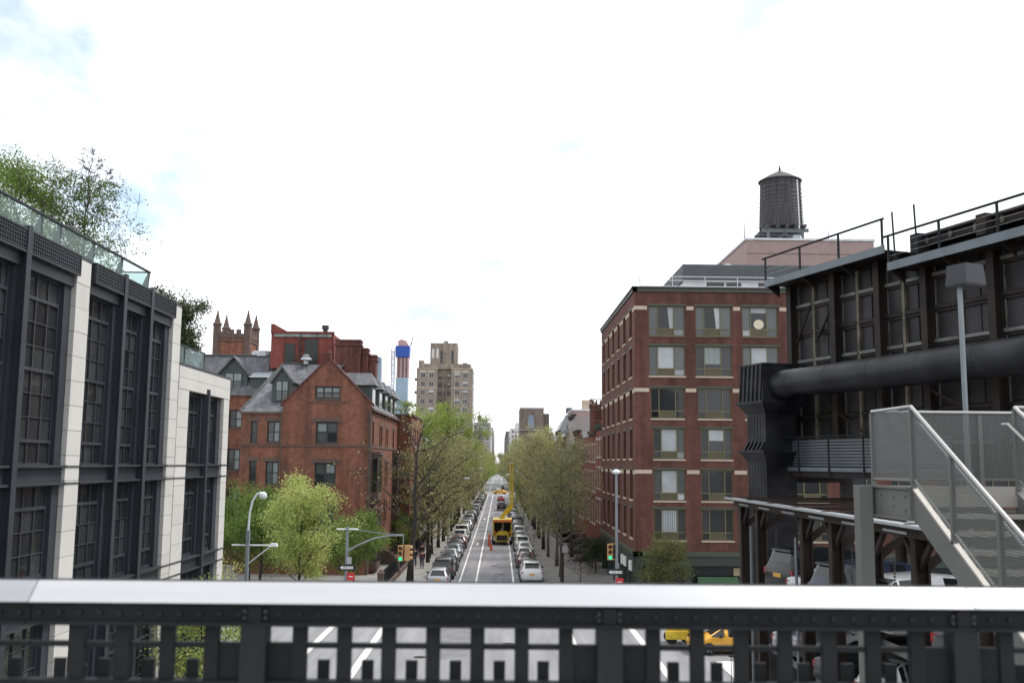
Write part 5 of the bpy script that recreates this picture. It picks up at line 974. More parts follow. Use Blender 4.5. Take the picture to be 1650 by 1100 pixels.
def signal_head(parent, x, y, z, facing=(0, -1), lit='lens_green'):
    h = MB()
    for k in range(3): h.box(x - .18, x + .18, y - .14, y + .14, z + .36 * k, z + .36 * k + .345)
    h = h.build('signal_head', 'signal_yellow', parent)
    for k, mt in enumerate((lit, 'lens_dark', 'lens_dark')):
        cz = z + .17 + .36 * k; fx, fy = facing
        c = (x + fx * .181, y + fy * .141)
        B = MB(); n = 14
        ring = lambda r, d: [(c[0] + fx * d + (r * math.cos(2 * math.pi * i / n) if fy else 0), c[1] + fy * d + (r * math.cos(2 * math.pi * i / n) if fx else 0), cz + r * math.sin(2 * math.pi * i / n)) for i in range(n)]
        B.poly(ring(.13, .01)); B.build('lens', mt, h)
        B = MB(); a, b = ring(.15, 0), ring(.15, .2)
        for i in range(n):
            if math.sin(2 * math.pi * (i + .5) / n) > -.35: B.poly([a[i], a[(i + 1) % n], b[(i + 1) % n], b[i]])
        B.build('visor', 'signal_yellow', h)
sp = thing('signal_mast', 'grey traffic signal mast with curved arm and one way sign before the gabled house', 'traffic signal', (-10.45, 70, 0))
MB().tube([(-10.45, 70, .13), (-10.45, 70, 5.5)], [.13, .10], 12).lathe((-10.45, 70, .13), [(.24, 0), (.24, .5), (.16, .6)], 10).build('pole', 'pole_grey', sp); MB().tube([(-11.2, 70, 5.33), (-9.7, 70, 5.33)], .055, 8).build('cross_piece', 'pole_white', sp)
MB().tube([(-10.4, 70, 3.85), (-9.6, 70, 4.3), (-8.6, 70, 4.72), (-7.6, 70, 4.92), (-6.55, 70, 4.95)], [.07, .065, .06, .055, .055], 8).build('arm', 'pole_grey', sp)
MB().tube([(-9.7, 70, 5.28), (-8, 70, 5.05), (-6.55, 70, 5.0)], .025, 6).build('stay_cable', 'pole_grey', sp); MB().tube([(-6.58, 70, 4.95), (-6.58, 70, 4.3)], .04, 6).build('hanger', 'pole_grey', sp)
signal_head(sp, -6.75, 70, 3.2); signal_head(sp, -6.3, 70.05, 3.22, (1, 0), 'lens_dark')
MB().box(-10.4, -10.1, 69.75, 69.95, 3.0, 3.45).build('control_box', 'galvanised', sp); one_way_sign(sp, -10.4, 69.84, 2.75); red_sign(sp, -10.1, 69.83, 2.15)
rlp = thing('street_lamp', 'tall grey street lamp with a traffic signal before the corner apartment house', 'street lamp', (8.05, 69, 0))
MB().tube([(8.05, 69, .13), (8.05, 69, 9.3)], [.12, .08], 10).build('pole', 'pole_grey', rlp); MB().lathe((8.05, 69, 9.25), [(.08, 0), (.27, .1), (.29, .2), (.2, .32), (.05, .37)], 14).build('lamp_globe', 'pole_white', rlp)
signal_head(rlp, 7.6, 69, 3.5); MB().box(7.6, 8.0, 68.97, 69.03, 3.5, 3.56).box(7.6, 8.0, 68.97, 69.03, 4.55, 4.61).build('bracket', 'signal_yellow', rlp); MB().box(7.95, 8.2, 68.8, 68.9, 2.95, 3.3).build('control_box', 'pole_grey', rlp)
one_way_sign(rlp, 7.95, 68.86, 2.70); red_sign(rlp, 8.22, 68.85, 2.05)
ll = thing('street_lamp', 'white curved-neck street lamp beside the steel-windowed building', 'street lamp', (-11.75, 47.6, 0))
MB().tube([(-11.75, 47.6, .13), (-11.75, 47.6, 6.4)], [.12, .09], 10).box(-11.83, -11.67, 47.5, 47.7, 6.2, 6.75).build('pole', 'pole_grey', ll)
MB().tube([(-11.75, 47.6, 6.7), (-11.72, 47.6, 7.5), (-11.6, 47.6, 8.1), (-11.4, 47.6, 8.42), (-11.2, 47.6, 8.5)], .05, 8).build('neck', 'pole_white', ll); MB().lathe((-11.12, 47.6, 8.32), [(.06, .2), (.17, .12), (.19, 0), (.14, -.1), (.03, -.13)], 14).build('lamp_globe', 'pole_white', ll)
MB().tube([(-12.5, 47.6, 6.05), (-10.6, 47.6, 6.05)], .035, 8).build('cross_arm', 'pole_white', ll); MB().frust(-10.75, -10.35, 47.45, 47.75, 6.0, -10.65, -10.4, 47.5, 47.7, 6.15).build('lamp_head', 'pole_white', ll); MB().tube([(-10.7, 47.6, 6.0), (-11.7, 47.6, 5.2)], .03, 6).build('brace', 'pole_white', ll)
def cobra(x, y, dx, z, lab):
    t = thing('street_lamp', lab, 'street lamp', (x, y, 0), group='lamps along the tree-lined street')
    MB().tube([(x, y, .13), (x, y, z - .4)], [.09, .06], 8).build('pole', 'pole_grey', t); MB().tube([(x, y, z - .5), (x + dx * .5, y, z - .1), (x + dx, y, z)], .035, 6).build('arm', 'pole_grey', t); MB().frust(x + dx - .1, x + dx + .75 * (1 if dx > 0 else -1), y - .16, y + .16, z - .09, x + dx, x + dx + .6 * (1 if dx > 0 else -1), y - .1, y + .1, z + .09).build('lamp_head', 'pole_white', t)
cobra(-6.4, 128, 1.9, 8.0, 'lamp arm reaching from the near trees over the bike lane'); cobra(-6.4, 205, 2.2, 8.8, 'smaller lamp arm farther along the bike lane side'); cobra(4.1, 170, -2.2, 8.0, 'lamp arm reaching out beside the crane boom')
pk1 = thing('parking_sign', 'small white kerb sign on a post by the white SUV at the crossing', 'sign', (5.3, 84.5, 0)); MB().tube([(5.3, 84.5, .13), (5.3, 84.5, 3.3)], .16, 8).build('post', 'bark', pk1); MB().box(5.3, 5.75, 84.3, 84.33, 2.6, 3.2).build('plate', 'far_grey', pk1)

# ------------------------------------------------------------------ vehicles
def interp(st, n=3):
    out = []
    for i in range(len(st) - 1):
        for k in range(n):
            t = k / n; out.append((tuple(a + (b - a) * (t * t * (3 - 2 * t) * .35 + t * .65) for a, b in zip(st[i], st[i + 1])), i))
    out.append((st[-1], len(st) - 2)); return out
KIND = {
 # y, zbottom, halfwidth, zbelt, halfwidth_top, ztop ; seg roles: which segments carry rear window, side glass, windscreen
 'sedan': ([(-2.36, .36, .70, .68, .62, .72), (-2.26, .26, .84, .88, .74, .94), (-1.72, .2, .90, .93, .72, 1.0), (-1.0, .2, .91, .94, .56, 1.40), (-.1, .2, .91, .93, .58, 1.45), (.55, .2, .91, .93, .56, 1.39), (1.25, .2, .90, .92, .74, .99), (2.0, .22, .87, .80, .70, .84), (2.28, .28, .78, .64, .62, .68), (2.36, .38, .66, .55, .5, .58)], 2, (3, 4), 5),
 'suv': ([(-2.32, .42, .80, .95, .70, 1.0), (-2.26, .34, .90, 1.06, .74, 1.12), (-2.05, .3, .93, 1.09, .66, 1.66), (-1.85, .28, .93, 1.09, .68, 1.74), (-.4, .28, .94, 1.08, .70, 1.78), (.5, .28, .94, 1.06, .66, 1.70), (1.15, .28, .93, 1.05, .78, 1.12), (1.95, .3, .90, .96, .76, 1.02), (2.24, .34, .82, .82, .70, .88), (2.32, .45, .72, .7, .6, .74)], 1, (2, 3, 4), 5),
 'hatchback': ([(-2.05, .38, .76, .82, .66, .86), (-1.98, .28, .86, .94, .72, 1.0), (-1.62, .2, .89, .97, .60, 1.42), (-1.3, .2, .89, .97, .60, 1.48), (-.1, .2, .90, .95, .60, 1.52), (.45, .2, .90, .94, .58, 1.45), (1.15, .2, .89, .93, .74, 1.02), (1.75, .22, .86, .84, .70, .88), (2.0, .28, .78, .68, .62, .72), (2.06, .4, .66, .58, .5, .6)], 1, (2, 3, 4), 5),
 'van': ([(-2.5, .42, .84, 1.1, .78, 1.3), (-2.45, .34, .94, 1.15, .84, 1.95), (-2.3, .3, .97, 1.16, .86, 2.02), (-1.0, .3, .98, 1.16, .88, 2.05), (.4, .3, .98, 1.15, .86, 2.03), (1.1, .3, .97, 1.12, .80, 1.88), (1.75, .3, .95, 1.08, .80, 1.2), (2.25, .32, .9, .95, .76, 1.0), (2.45, .38, .8, .78, .66, .82), (2.5, .48, .7, .66, .55, .7)], 0, (3, 4), 5),
}
WHEEL = {}
def car_meshes(kind):
    st, rear, side, front = KIND[kind]; rows_ = interp(st)
    def ring(s):
        y, zb, w, zl, wt, zt = s
        h = [(0, zb), (w - .10, zb), (w - .01, zb + .10), (w + .012, zb + (zl - zb) * .55), (w - .025, zl), (wt, zt - .045), (wt - .12, zt), (0, zt + .02)]
        return [(x, y, z) for x, z in h] + [(-x, y, z) for x, z in h[-2:0:-1]]
    rings = [ring(s) for s, _ in rows_]; n = len(rings[0])
    bufs = {k: MB() for k in ('body', 'windscreen', 'rear_window', 'side_window', 'side_window2')}
    for i in range(len(rings) - 1):
        seg = rows_[i][1]; sub = i % 3
        for j in range(n):
            k = (j + 1) % n; q = [rings[i][j], rings[i][k], rings[i + 1][k], rings[i + 1][j]]
            key = 'body'
            if j in (6, 7) and seg == front: key = 'windscreen'
            elif j in (6, 7) and seg == rear and not (sub == 0 and kind in ('suv', 'van')): key = 'rear_window'
            elif j == 4 and (seg in side or seg == front) and not (sub == 2 and seg in side): key = 'side_window'
            elif j == 9 and (seg in side or seg == front) and not (sub == 2 and seg in side): key = 'side_window2'
            bufs[key].poly(q)
    for e in (0, -1): bufs['body'].poly(rings[e])
    out = {}
    for k, b in bufs.items():
        me = b.mesh(k, 'glass_car' if k != 'body' else 'paint_white', (0, 0, 0), True)
        import bmesh
        bm = bmesh.new(); bm.from_mesh(me); bmesh.ops.remove_doubles(bm, verts=bm.verts, dist=.0005); bmesh.ops.recalc_face_normals(bm, faces=bm.faces); bm.to_mesh(me); bm.free()
        out[k] = me
    L_ = st[-1][0]; b0 = st[1]
    out['tail'] = MB().box(-.16, .16, -.03, .05, -.09, .11).mesh('tail', 'tail_red'); out['head'] = MB().box(-.17, .17, -.05, .04, -.07, .07).mesh('head', 'head_lamp')
    out['plate'] = MB().box(-.24, .24, -.02, .02, -.07, .07).mesh('plate', 'plate_orange'); out['bumper'] = MB().box(-b0[2] + .06, b0[2] - .06, -.05, .1, -.1, .09).mesh('bumper', 'trim_black'); out['mirror'] = MB().frust(-.1, .1, -.06, .06, 0, -.08, .08, -.04, .05, .14).mesh('mirror', 'trim_black')
    out['spoiler'] = MB().frust(-.62, .62, -.16, .12, -.02, -.58, .58, -.12, .12, .05).mesh('spoiler', 'trim_black')
    return out
CAR = {k: car_meshes(k) for k in KIND}
def wheel_meshes(r):
    t = MB(); t.lathe((0, 0, 0), [(r * .62, -.10), (r * .95, -.11), (r, -.07), (r, .07), (r * .95, .11), (r * .62, .10)], 20)
    m = MB(); m.lathe((0, 0, 0), [(r * .62, .085), (r * .55, .06), (r * .2, .07), (r * .12, .10)], 20)
    for k in range(5): a = 2 * math.pi * k / 5; m.tube([(0, 0, .09), (r * .6 * math.cos(a), r * .6 * math.sin(a), .095)], .035, 4)
    return t.mesh('tyre', 'tyre', smooth=True), m.mesh('rim', 'rim')
WH = {'sedan': wheel_meshes(.32), 'suv': wheel_meshes(.37), 'hatchback': wheel_meshes(.30), 'van': wheel_meshes(.36)}
def car(kind, colour, loc, rz, label, group=None, detail=2, plate=True, name=None, cat='car'):
    o = thing(name or {'sedan': 'parked_car', 'suv': 'parked_suv', 'hatchback': 'parked_car', 'van': 'parked_van'}[kind], label, cat, loc, rz, group, local=True); ms = CAR[kind]; st = KIND[kind][0]
    b = place('body', ms['body'], o); b.material_slots[0].link = 'OBJECT'; b.material_slots[0].material = M['paint_' + colour.replace(' ', '_')]
    place('windscreen', ms['windscreen'], o); place('rear_window', ms['rear_window'], o); place('side_window', ms['side_window'], o); place('side_window', ms['side_window2'], o)
    r = {'sedan': .32, 'suv': .37, 'hatchback': .30, 'van': .36}[kind]; wb = {'sedan': (-1.45, 1.4), 'suv': (-1.4, 1.42), 'hatchback': (-1.25, 1.25), 'van': (-1.5, 1.6)}[kind]
    for sx in (-1, 1):
        for y in wb:
            w = place('wheel', WH[kind][0], o, None, (sx * (st[4][2] - .07), y, r), None, (0, sx * math.pi / 2, 0))
            if detail > 1: place('rim', WH[kind][1], w)
        y0 = st[1][0]; hz = st[1][3]
        place('tail_light', ms['tail'], o, None, (sx * (st[1][2] - .17), y0 - .02, hz - .16 if kind != 'van' else 1.0))
        if detail > 0: place('headlight', ms['head'], o, None, (sx * (st[-2][2] - .2), st[-2][0] - .02, st[-2][3] - .05)); place('mirror', ms['mirror'], o, None, (sx * (st[5][2] + .06), .78, st[5][3] - .02))
    if kind == 'suv' and detail > 1: place('roof_spoiler', ms['spoiler'], o, None, (0, -2.02, 1.67))
    place('bumper', ms['bumper'], o, None, (0, st[0][0] + .06, st[1][1] + .17))
    if detail > 0 and plate: place('number_plate', ms['plate'], o, None, (0, st[0][0] - .005, (st[0][3] + st[0][1]) / 2 + .12))
    return o
random.seed(21)
leftrow = [('hatchback', 'silver'), ('suv', 'dark grey'), ('sedan', 'black'), ('sedan', 'silver'), ('sedan', 'pale blue'), ('sedan', 'dark grey'), ('hatchback', 'dark red'), ('suv', 'white'), ('van', 'white'), ('suv', 'black'), ('sedan', 'pale blue'), ('hatchback', 'silver'), ('sedan', 'dark grey'), ('suv', 'light grey'),
           ('suv', 'black'), ('sedan', 'navy'), ('sedan', 'silver'), ('suv', 'dark grey'), ('van', 'light grey'), ('sedan', 'black'), ('hatchback', 'white'), ('sedan', 'dark grey'), ('suv', 'black'), ('sedan', 'silver'), ('sedan', 'black'), ('suv', 'dark grey'), ('sedan', 'white'), ('sedan', 'black'), ('sedan', 'dark grey'), ('suv', 'silver'), ('sedan', 'navy'), ('sedan', 'black'), ('suv', 'dark grey')]
y = 82.8
for i, (k, c) in enumerate(leftrow):
    car(k, c, (-4.75 + random.uniform(-.12, .12), y, 0.004), R(random.uniform(-1.2, 1.2)), '%s %s parked %s from the crossing in the row beside the bike lane' % (c, k if k != 'suv' else 'SUV', ordn(i + 1)), 'cars parked beside the bike lane', 2 if y < 130 else 1 if y < 180 else 0, cat='van' if k == 'van' else 'car'); y += random.uniform(5.6, 6.6)
rightrow = [('suv', 'white'), ('sedan', 'black'), ('sedan', 'dark red'), ('hatchback', 'silver'), ('sedan', 'white'), ('suv', 'white'), ('sedan', 'dark grey'), ('sedan', 'pale blue'), ('suv', 'silver'), ('sedan', 'black'), ('hatchback', 'dark grey'), ('sedan', 'light grey'), ('suv', 'black'), ('sedan', 'navy'), ('sedan', 'silver'), ('hatchback', 'green'), ('suv', 'dark grey'), ('sedan', 'pale blue'), ('sedan', 'silver'), ('suv', 'black'), ('sedan', 'white'), ('sedan', 'dark grey'), ('suv', 'silver'), ('sedan', 'black')]
y = 86.6
for i, (k, c) in enumerate(rightrow):
    car(k, c, (2.72 + random.uniform(-.1, .1), y, 0.004), R(random.uniform(-1.2, 1.2)), '%s %s parked %s from the crossing in the row house side row' % (c, k if k != 'suv' else 'SUV', ordn(i + 1)), 'cars parked on the row house side', 2 if y < 130 else 1 if y < 180 else 0); y += random.uniform(5.6, 6.4)
# moving traffic
car('suv', 'black', (.55, 213, .004), 0, 'black SUV driving ahead of the yellow crane truck', name='moving_car')
car('hatchback', 'red', (.5, 262, .004), 0, 'red hatchback driving ahead of the black SUV', detail=0, name='moving_car')
car('sedan', 'yellow', (.3, 322, .004), R(80), 'yellow taxi turning broadside across the far crossing', detail=1, name='taxi', cat='taxi')
car('sedan', 'yellow', (-4.6, 300.5, .004), 0, 'yellow taxi parked at the far end of the bike lane row', detail=0, name='taxi', cat='taxi')
car('van', 'white', (-.3, 352, .004), 0, 'white van just beyond the far crossing', detail=0, name='moving_van', cat='van')
car('suv', 'black', (.9, 362, .004), 0, 'black SUV beyond the far crossing next to the white van', detail=0, name='moving_car')
car('sedan', 'white', (7.6, 64.2, .004), R(90), 'white car on the avenue seen low through the railing', name='moving_car')
tx = car('sedan', 'yellow', (12.6, 55.0, .004), R(90), 'yellow taxi on the avenue seen through the railing by the parking rack', name='taxi', cat='taxi')
place('door_letter', text_mesh('G', .5, 'sign_black'), tx, None, (.925, -.1, .62), None, (math.pi / 2, 0, math.pi / 2)); place('door_letter', text_mesh('G', .5, 'sign_black'), tx, None, (-.925, -.1, .62), None, (math.pi / 2, 0, -math.pi / 2))
place('roof_light', MB().box(-.3, .3, -.12, .12, 1.46, 1.6).mesh('roof_light', 'sign_white'), tx)
# rack cars, noses pointing away from the street
for k, c, y, z, lab in (('suv', 'black', 37.35, 5.26, 'black SUV with orange plate on the top deck of the parking rack'), ('suv', 'navy', 32.2, 5.26, 'dark blue SUV on the top deck between two rack posts'), ('suv', 'white', 28.4, 5.26, 'white SUV on the top deck of the parking rack beside the stair post'), ('suv', 'dark grey', 23.0, 5.26, 'dark grey SUV on the top deck seen under the stair'), ('sedan', 'silver', 35.0, 5.26, 'silver sedan on the top deck of the parking rack behind a post'),
                        ('sedan', 'light grey', 37.0, 3.11, 'light grey sedan on the middle deck of the parking rack'), ('sedan', 'black', 32.2, 3.11, 'black sedan on the middle deck of the parking rack'), ('suv', 'silver', 28.2, 3.11, 'silver SUV on the middle deck of the parking rack'), ('sedan', 'white', 22.8, 3.11, 'white sedan on the middle deck of the rack under the stair'),
                        ('suv', 'silver', 37.0, .14, 'silver SUV at ground level in the parking rack'), ('sedan', 'dark grey', 28.2, .14, 'dark grey sedan at ground level in the parking rack')):
    car(k, c, (12.3 if k == 'suv' else 12.4, y, z), R(-72), lab, 'cars stacked in the parking rack')
# crane truck
tk = thing('crane_truck', 'yellow utility truck with dark open rear and tall lattice boom in the road', 'truck', (.45, 123.6, 0))
MB().box(-.55, 1.45, 123.8, 132, .75, 1.0).build('chassis', 'trim_black', tk)
B = MB(); B.box(-.72, 1.62, 124.2, 128.6, 2.85, 3.0); B.box(-.72, -.58, 124.0, 128.6, 1.0, 2.85); B.box(1.48, 1.62, 124.0, 128.6, 1.0, 2.85); B.box(-.58, 1.48, 128.4, 128.6, 1.0, 2.85); B.box(-.58, 1.48, 124.2, 128.4, 1.0, 1.12); B.build('body', 'crane_yellow', tk)
MB().box(-.72, 1.62, 123.85, 124.19, 2.72, 3.02).build('roof_edge', 'crane_orange', tk); MB().box(-.5, 1.4, 126.5, 126.7, 1.2, 2.8).build('dark_bulkhead', 'trim_black', tk)
MB().box(-.40, 1.22, 123.55, 124.0, .42, 1.38).build('rear_frame', 'crane_yellow', tk); MB().box(-.24, 1.06, 123.50, 123.56, .55, 1.20).build('rear_grille', 'trim_black', tk)
MB().box(-.62, -.42, 123.9, 124.3, 1.42, 1.72).box(1.3, 1.5, 123.9, 124.3, 1.42, 1.72).build('lamp_cluster', 'crane_orange', tk)
MB().tube([(.42, 124.6, 1.1), (.42, 124.7, 2.0)], .16, 10).build('winch_drum', 'galvanised', tk); MB().lathe((.5, 124.9, 1.9), [(.12, 0), (.17, .3), (.1, .72)], 10).build('hose_reel', 'cream_stone', tk)
MB().prism([(-.5, 124.1, 1.3), (.2, 124.1, 1.75), (.95, 124.1, 1.65), (1.4, 124.1, 1.3)], (0, .15, 0)).build('turntable_guard', 'crane_yellow', tk)
MB().box(-.65, -.42, 123.7, 124.5, .55, .95).box(1.28, 1.5, 123.7, 124.5, .55, .95).build('mudguard', 'penthouse_white', tk)
MB().box(-.75, 1.65, 129.2, 131.6, .8, 2.9).frust(-.7, 1.6, 131.6, 132.6, .8, -.65, 1.55, 131.6, 132.2, 2.0).build('cab', 'crane_yellow', tk)
for sx in (-.62, 1.5):
    for yy in (125.0, 126.3, 131.0):
        w = place('wheel', WH['van'][0], tk, None, (sx - .45, yy - 123.6, .5), (1.35, 1.35, 1.6), (0, math.pi / 2 if sx > 0 else -math.pi / 2, 0)); place('rim', WH['van'][1], w)
MB().prism([(.0, 127.4, 3.0), (.5, 127.4, 3.0), (1.75, 127.4, 4.2), (1.75, 127.4, 4.9), (1.4, 127.4, 4.9)], (0, .8, 0)).build('boom_base', 'crane_yellow', tk)
B = MB(); bx, by = 1.55, 128
for dx in (-.19, .19):
    for dy in (-.19, .19): B.box(bx + dx - .07, bx + dx + .07, by + dy - .07, by + dy + .07, 4.4, 9.9)
for i in range(12):
    z = 4.5 + i * .45
    for dy in (-.19, .19): B.tube([(bx - .19, by + dy, z), (bx + .19, by + dy, z + .45)], .06, 4); B.box(bx - .19, bx + .19, by + dy - .03, by + dy + .03, z, z + .07)
    for dx in (-.19, .19): B.tube([(bx + dx, by - .19, z), (bx + dx, by + .19, z + .45)], .04, 4)
B.build('lattice_boom', 'crane_yellow', tk, kind='stuff'); MB().box(bx - .2, bx + .2, by - .2, by + .2, 9.9, 10.1).build('boom_head', 'galvanised', tk)
MB().tube([(1.6, 128, 9.4), (3.2, 128.4, 8.2), (5.0, 129, 6.6)], .09, 6).build('hydraulic_arm', 'galvanised', tk)
cn = thing('traffic_cone', 'orange traffic cone on the road at the rear of the crane truck', 'cone', (-.85, 116.4, 0)); MB().box(-1.05, -.65, 116.2, 116.6, .008, .06).build('base', 'cone_orange', cn); MB().lathe((-.85, 116.4, .06), [(.17, 0), (.05, .75), (.03, .78)], 12).build('cone_shell', 'cone_orange', cn)
for k, (x, yy, lab) in enumerate(((-1.15, 121.5, 'tall orange tube marker beside the crane truck, the nearer one'), (-1.1, 124.2, 'tall orange tube marker beside the crane truck cab end'))):
    t = thing('tube_marker', lab, 'marker', (x, yy, 0)); MB().lathe((x, yy, 0), [(.22, .008), (.22, .07)], 10).build('base', 'trim_black', t); MB().lathe((x, yy, .07), [(.1, 0), (.1, 1.2), (.06, 1.3)], 10).build('tube', 'cone_orange', t)
ym = thing('yellow_loader', 'small yellow machine with raised box on the avenue seen through the railing', 'machine', (10.2, 57.6, 0))
MB().box(9.6, 10.8, 57.2, 58.2, .5, 1.0).frust(9.7, 10.5, 57.3, 58.1, 1.0, 9.8, 10.3, 57.4, 58.0, 1.7).build('body', 'crane_yellow', ym); MB().box(9.4, 10.6, 57.0, 57.2, .3, .75).build('bucket', 'crane_yellow', ym); MB().tube([(10.6, 57.7, 1.0), (11.0, 57.7, 1.9), (9.9, 57.7, 2.1)], .07, 6).build('arm', 'crane_orange', ym)
for x in (9.75, 10.65):
    for yy in (57.25, 58.15): w = place('wheel', WH['hatchback'][0], ym, None, (x - 10.2, yy - 57.6, .3), None, (math.pi / 2, 0, 0))

# ------------------------------------------------------------------ people on the pavement
def person(label, loc, rz, stride, top, legs, h=1.74, arm=.12):
    o = thing('person', label, 'person', loc, rz, None, local=True); s = h / 1.74
    def skin(name, joints, edges, mat, root=0):
        me = bpy.data.meshes.new(name); me.from_pydata([tuple(c * s for c in j[:3]) for j in joints], edges, []); me.materials.append(M[mat])
        ob = place(name, me, o); m = ob.modifiers.new('skin', 'SKIN'); m.use_smooth_shade = True
        for i, v in enumerate(me.skin_vertices[0].data): v.radius = (joints[i][3] * s, joints[i][4] * s); v.use_root = (i == root)
        ob.modifiers.new('sub', 'SUBSURF').levels = 1; ob.modifiers['sub'].render_levels = 2; return ob
    a = stride
    J = [(0, 0, .98, .13, .10), (0, 0, 1.15, .14, .095), (0, .01, 1.38, .17, .10), (0, .01, 1.50, .06, .06), (0, .03, 1.56, .07, .08), (0, .035, 1.66, .075, .095), (0, .03, 1.72, .05, .06),
         (-.10, 0, .92, .09, .09), (-.11, a * .5, .52, .06, .065), (-.11, a * .45, .10, .04, .045), (-.11, a * .45 + .14, .04, .035, .03), (.10, 0, .92, .09, .09), (.11, -a * .25, .50, .06, .065), (.11, -a * .8, .12, .04, .045), (.11, -a * .8 + .12, .05, .035, .03),
         (-.21, 0, 1.40, .055, .055), (-.25, -arm, 1.14, .045, .045), (-.24, -arm * .3, .90, .035, .035), (-.235, 0, .80, .03, .04), (.21, 0, 1.40, .055, .055), (.25, arm, 1.14, .045, .045), (.24, arm * 2.0, .93, .035, .035), (.235, arm * 2.4, .84, .03, .04)]
    E = [(0, 1), (1, 2), (2, 3), (3, 4), (4, 5), (5, 6), (0, 7), (7, 8), (8, 9), (9, 10), (0, 11), (11, 12), (12, 13), (13, 14), (2, 15), (15, 16), (16, 17), (17, 18), (2, 19), (19, 20), (20, 21), (21, 22)]
    skin('body', J, E, 'skin')
    f = lambda idx, e: ([(*J[i][:3], J[i][3] + e, J[i][4] + e) for i in idx])
    idx = [1, 0, 2, 15, 16, 17, 19, 20, 21]; mp_ = {v: k for k, v in enumerate(idx)}; skin('jacket', f(idx, .03), [(mp_[p], mp_[q]) for p, q in E if p in mp_ and q in mp_], top)
    idx = [0, 7, 8, 9, 11, 12, 13]; mp_ = {v: k for k, v in enumerate(idx)}; skin('trousers', f(idx, .022), [(mp_[p], mp_[q]) for p, q in E if p in mp_ and q in mp_], legs)
    for sx, yy in ((-1, a * .45), (1, -a * .8)): place('shoe', MB().frust(sx * .11 - .05, sx * .11 + .05, yy - .08, yy + .19, .0, sx * .11 - .045, sx * .11 + .045, yy - .07, yy + .12, .1).mesh('shoe', 'cloth_black'), o)
    hb = MB(); hb.lathe((0, .02 * s, 1.63 * s), [(.10 * s, 0), (.108 * s, .06 * s), (.085 * s, .12 * s), (.02, .155 * s)], 10); place('hair', hb.mesh('hair', 'hair_dark'), o)
person('person in black walking on the pavement behind the first dark tree', (-7.7, 101.8, .13), R(8), .30, 'cloth_black', 'cloth_grey'); person('person in dark coat walking away just ahead on the same pavement', (-7.15, 104.5, .13), R(-5), -.28, 'cloth_grey', 'cloth_black', 1.8)
person('person in dull red top walking toward the crossing', (-7.15, 95.2, .13), R(182), .28, 'cloth_red', 'cloth_blue', 1.66); person('person in black half hidden behind the leaning trunk', (-8.0, 96.8, .13), R(180), -.26, 'cloth_black', 'cloth_blue', 1.72)

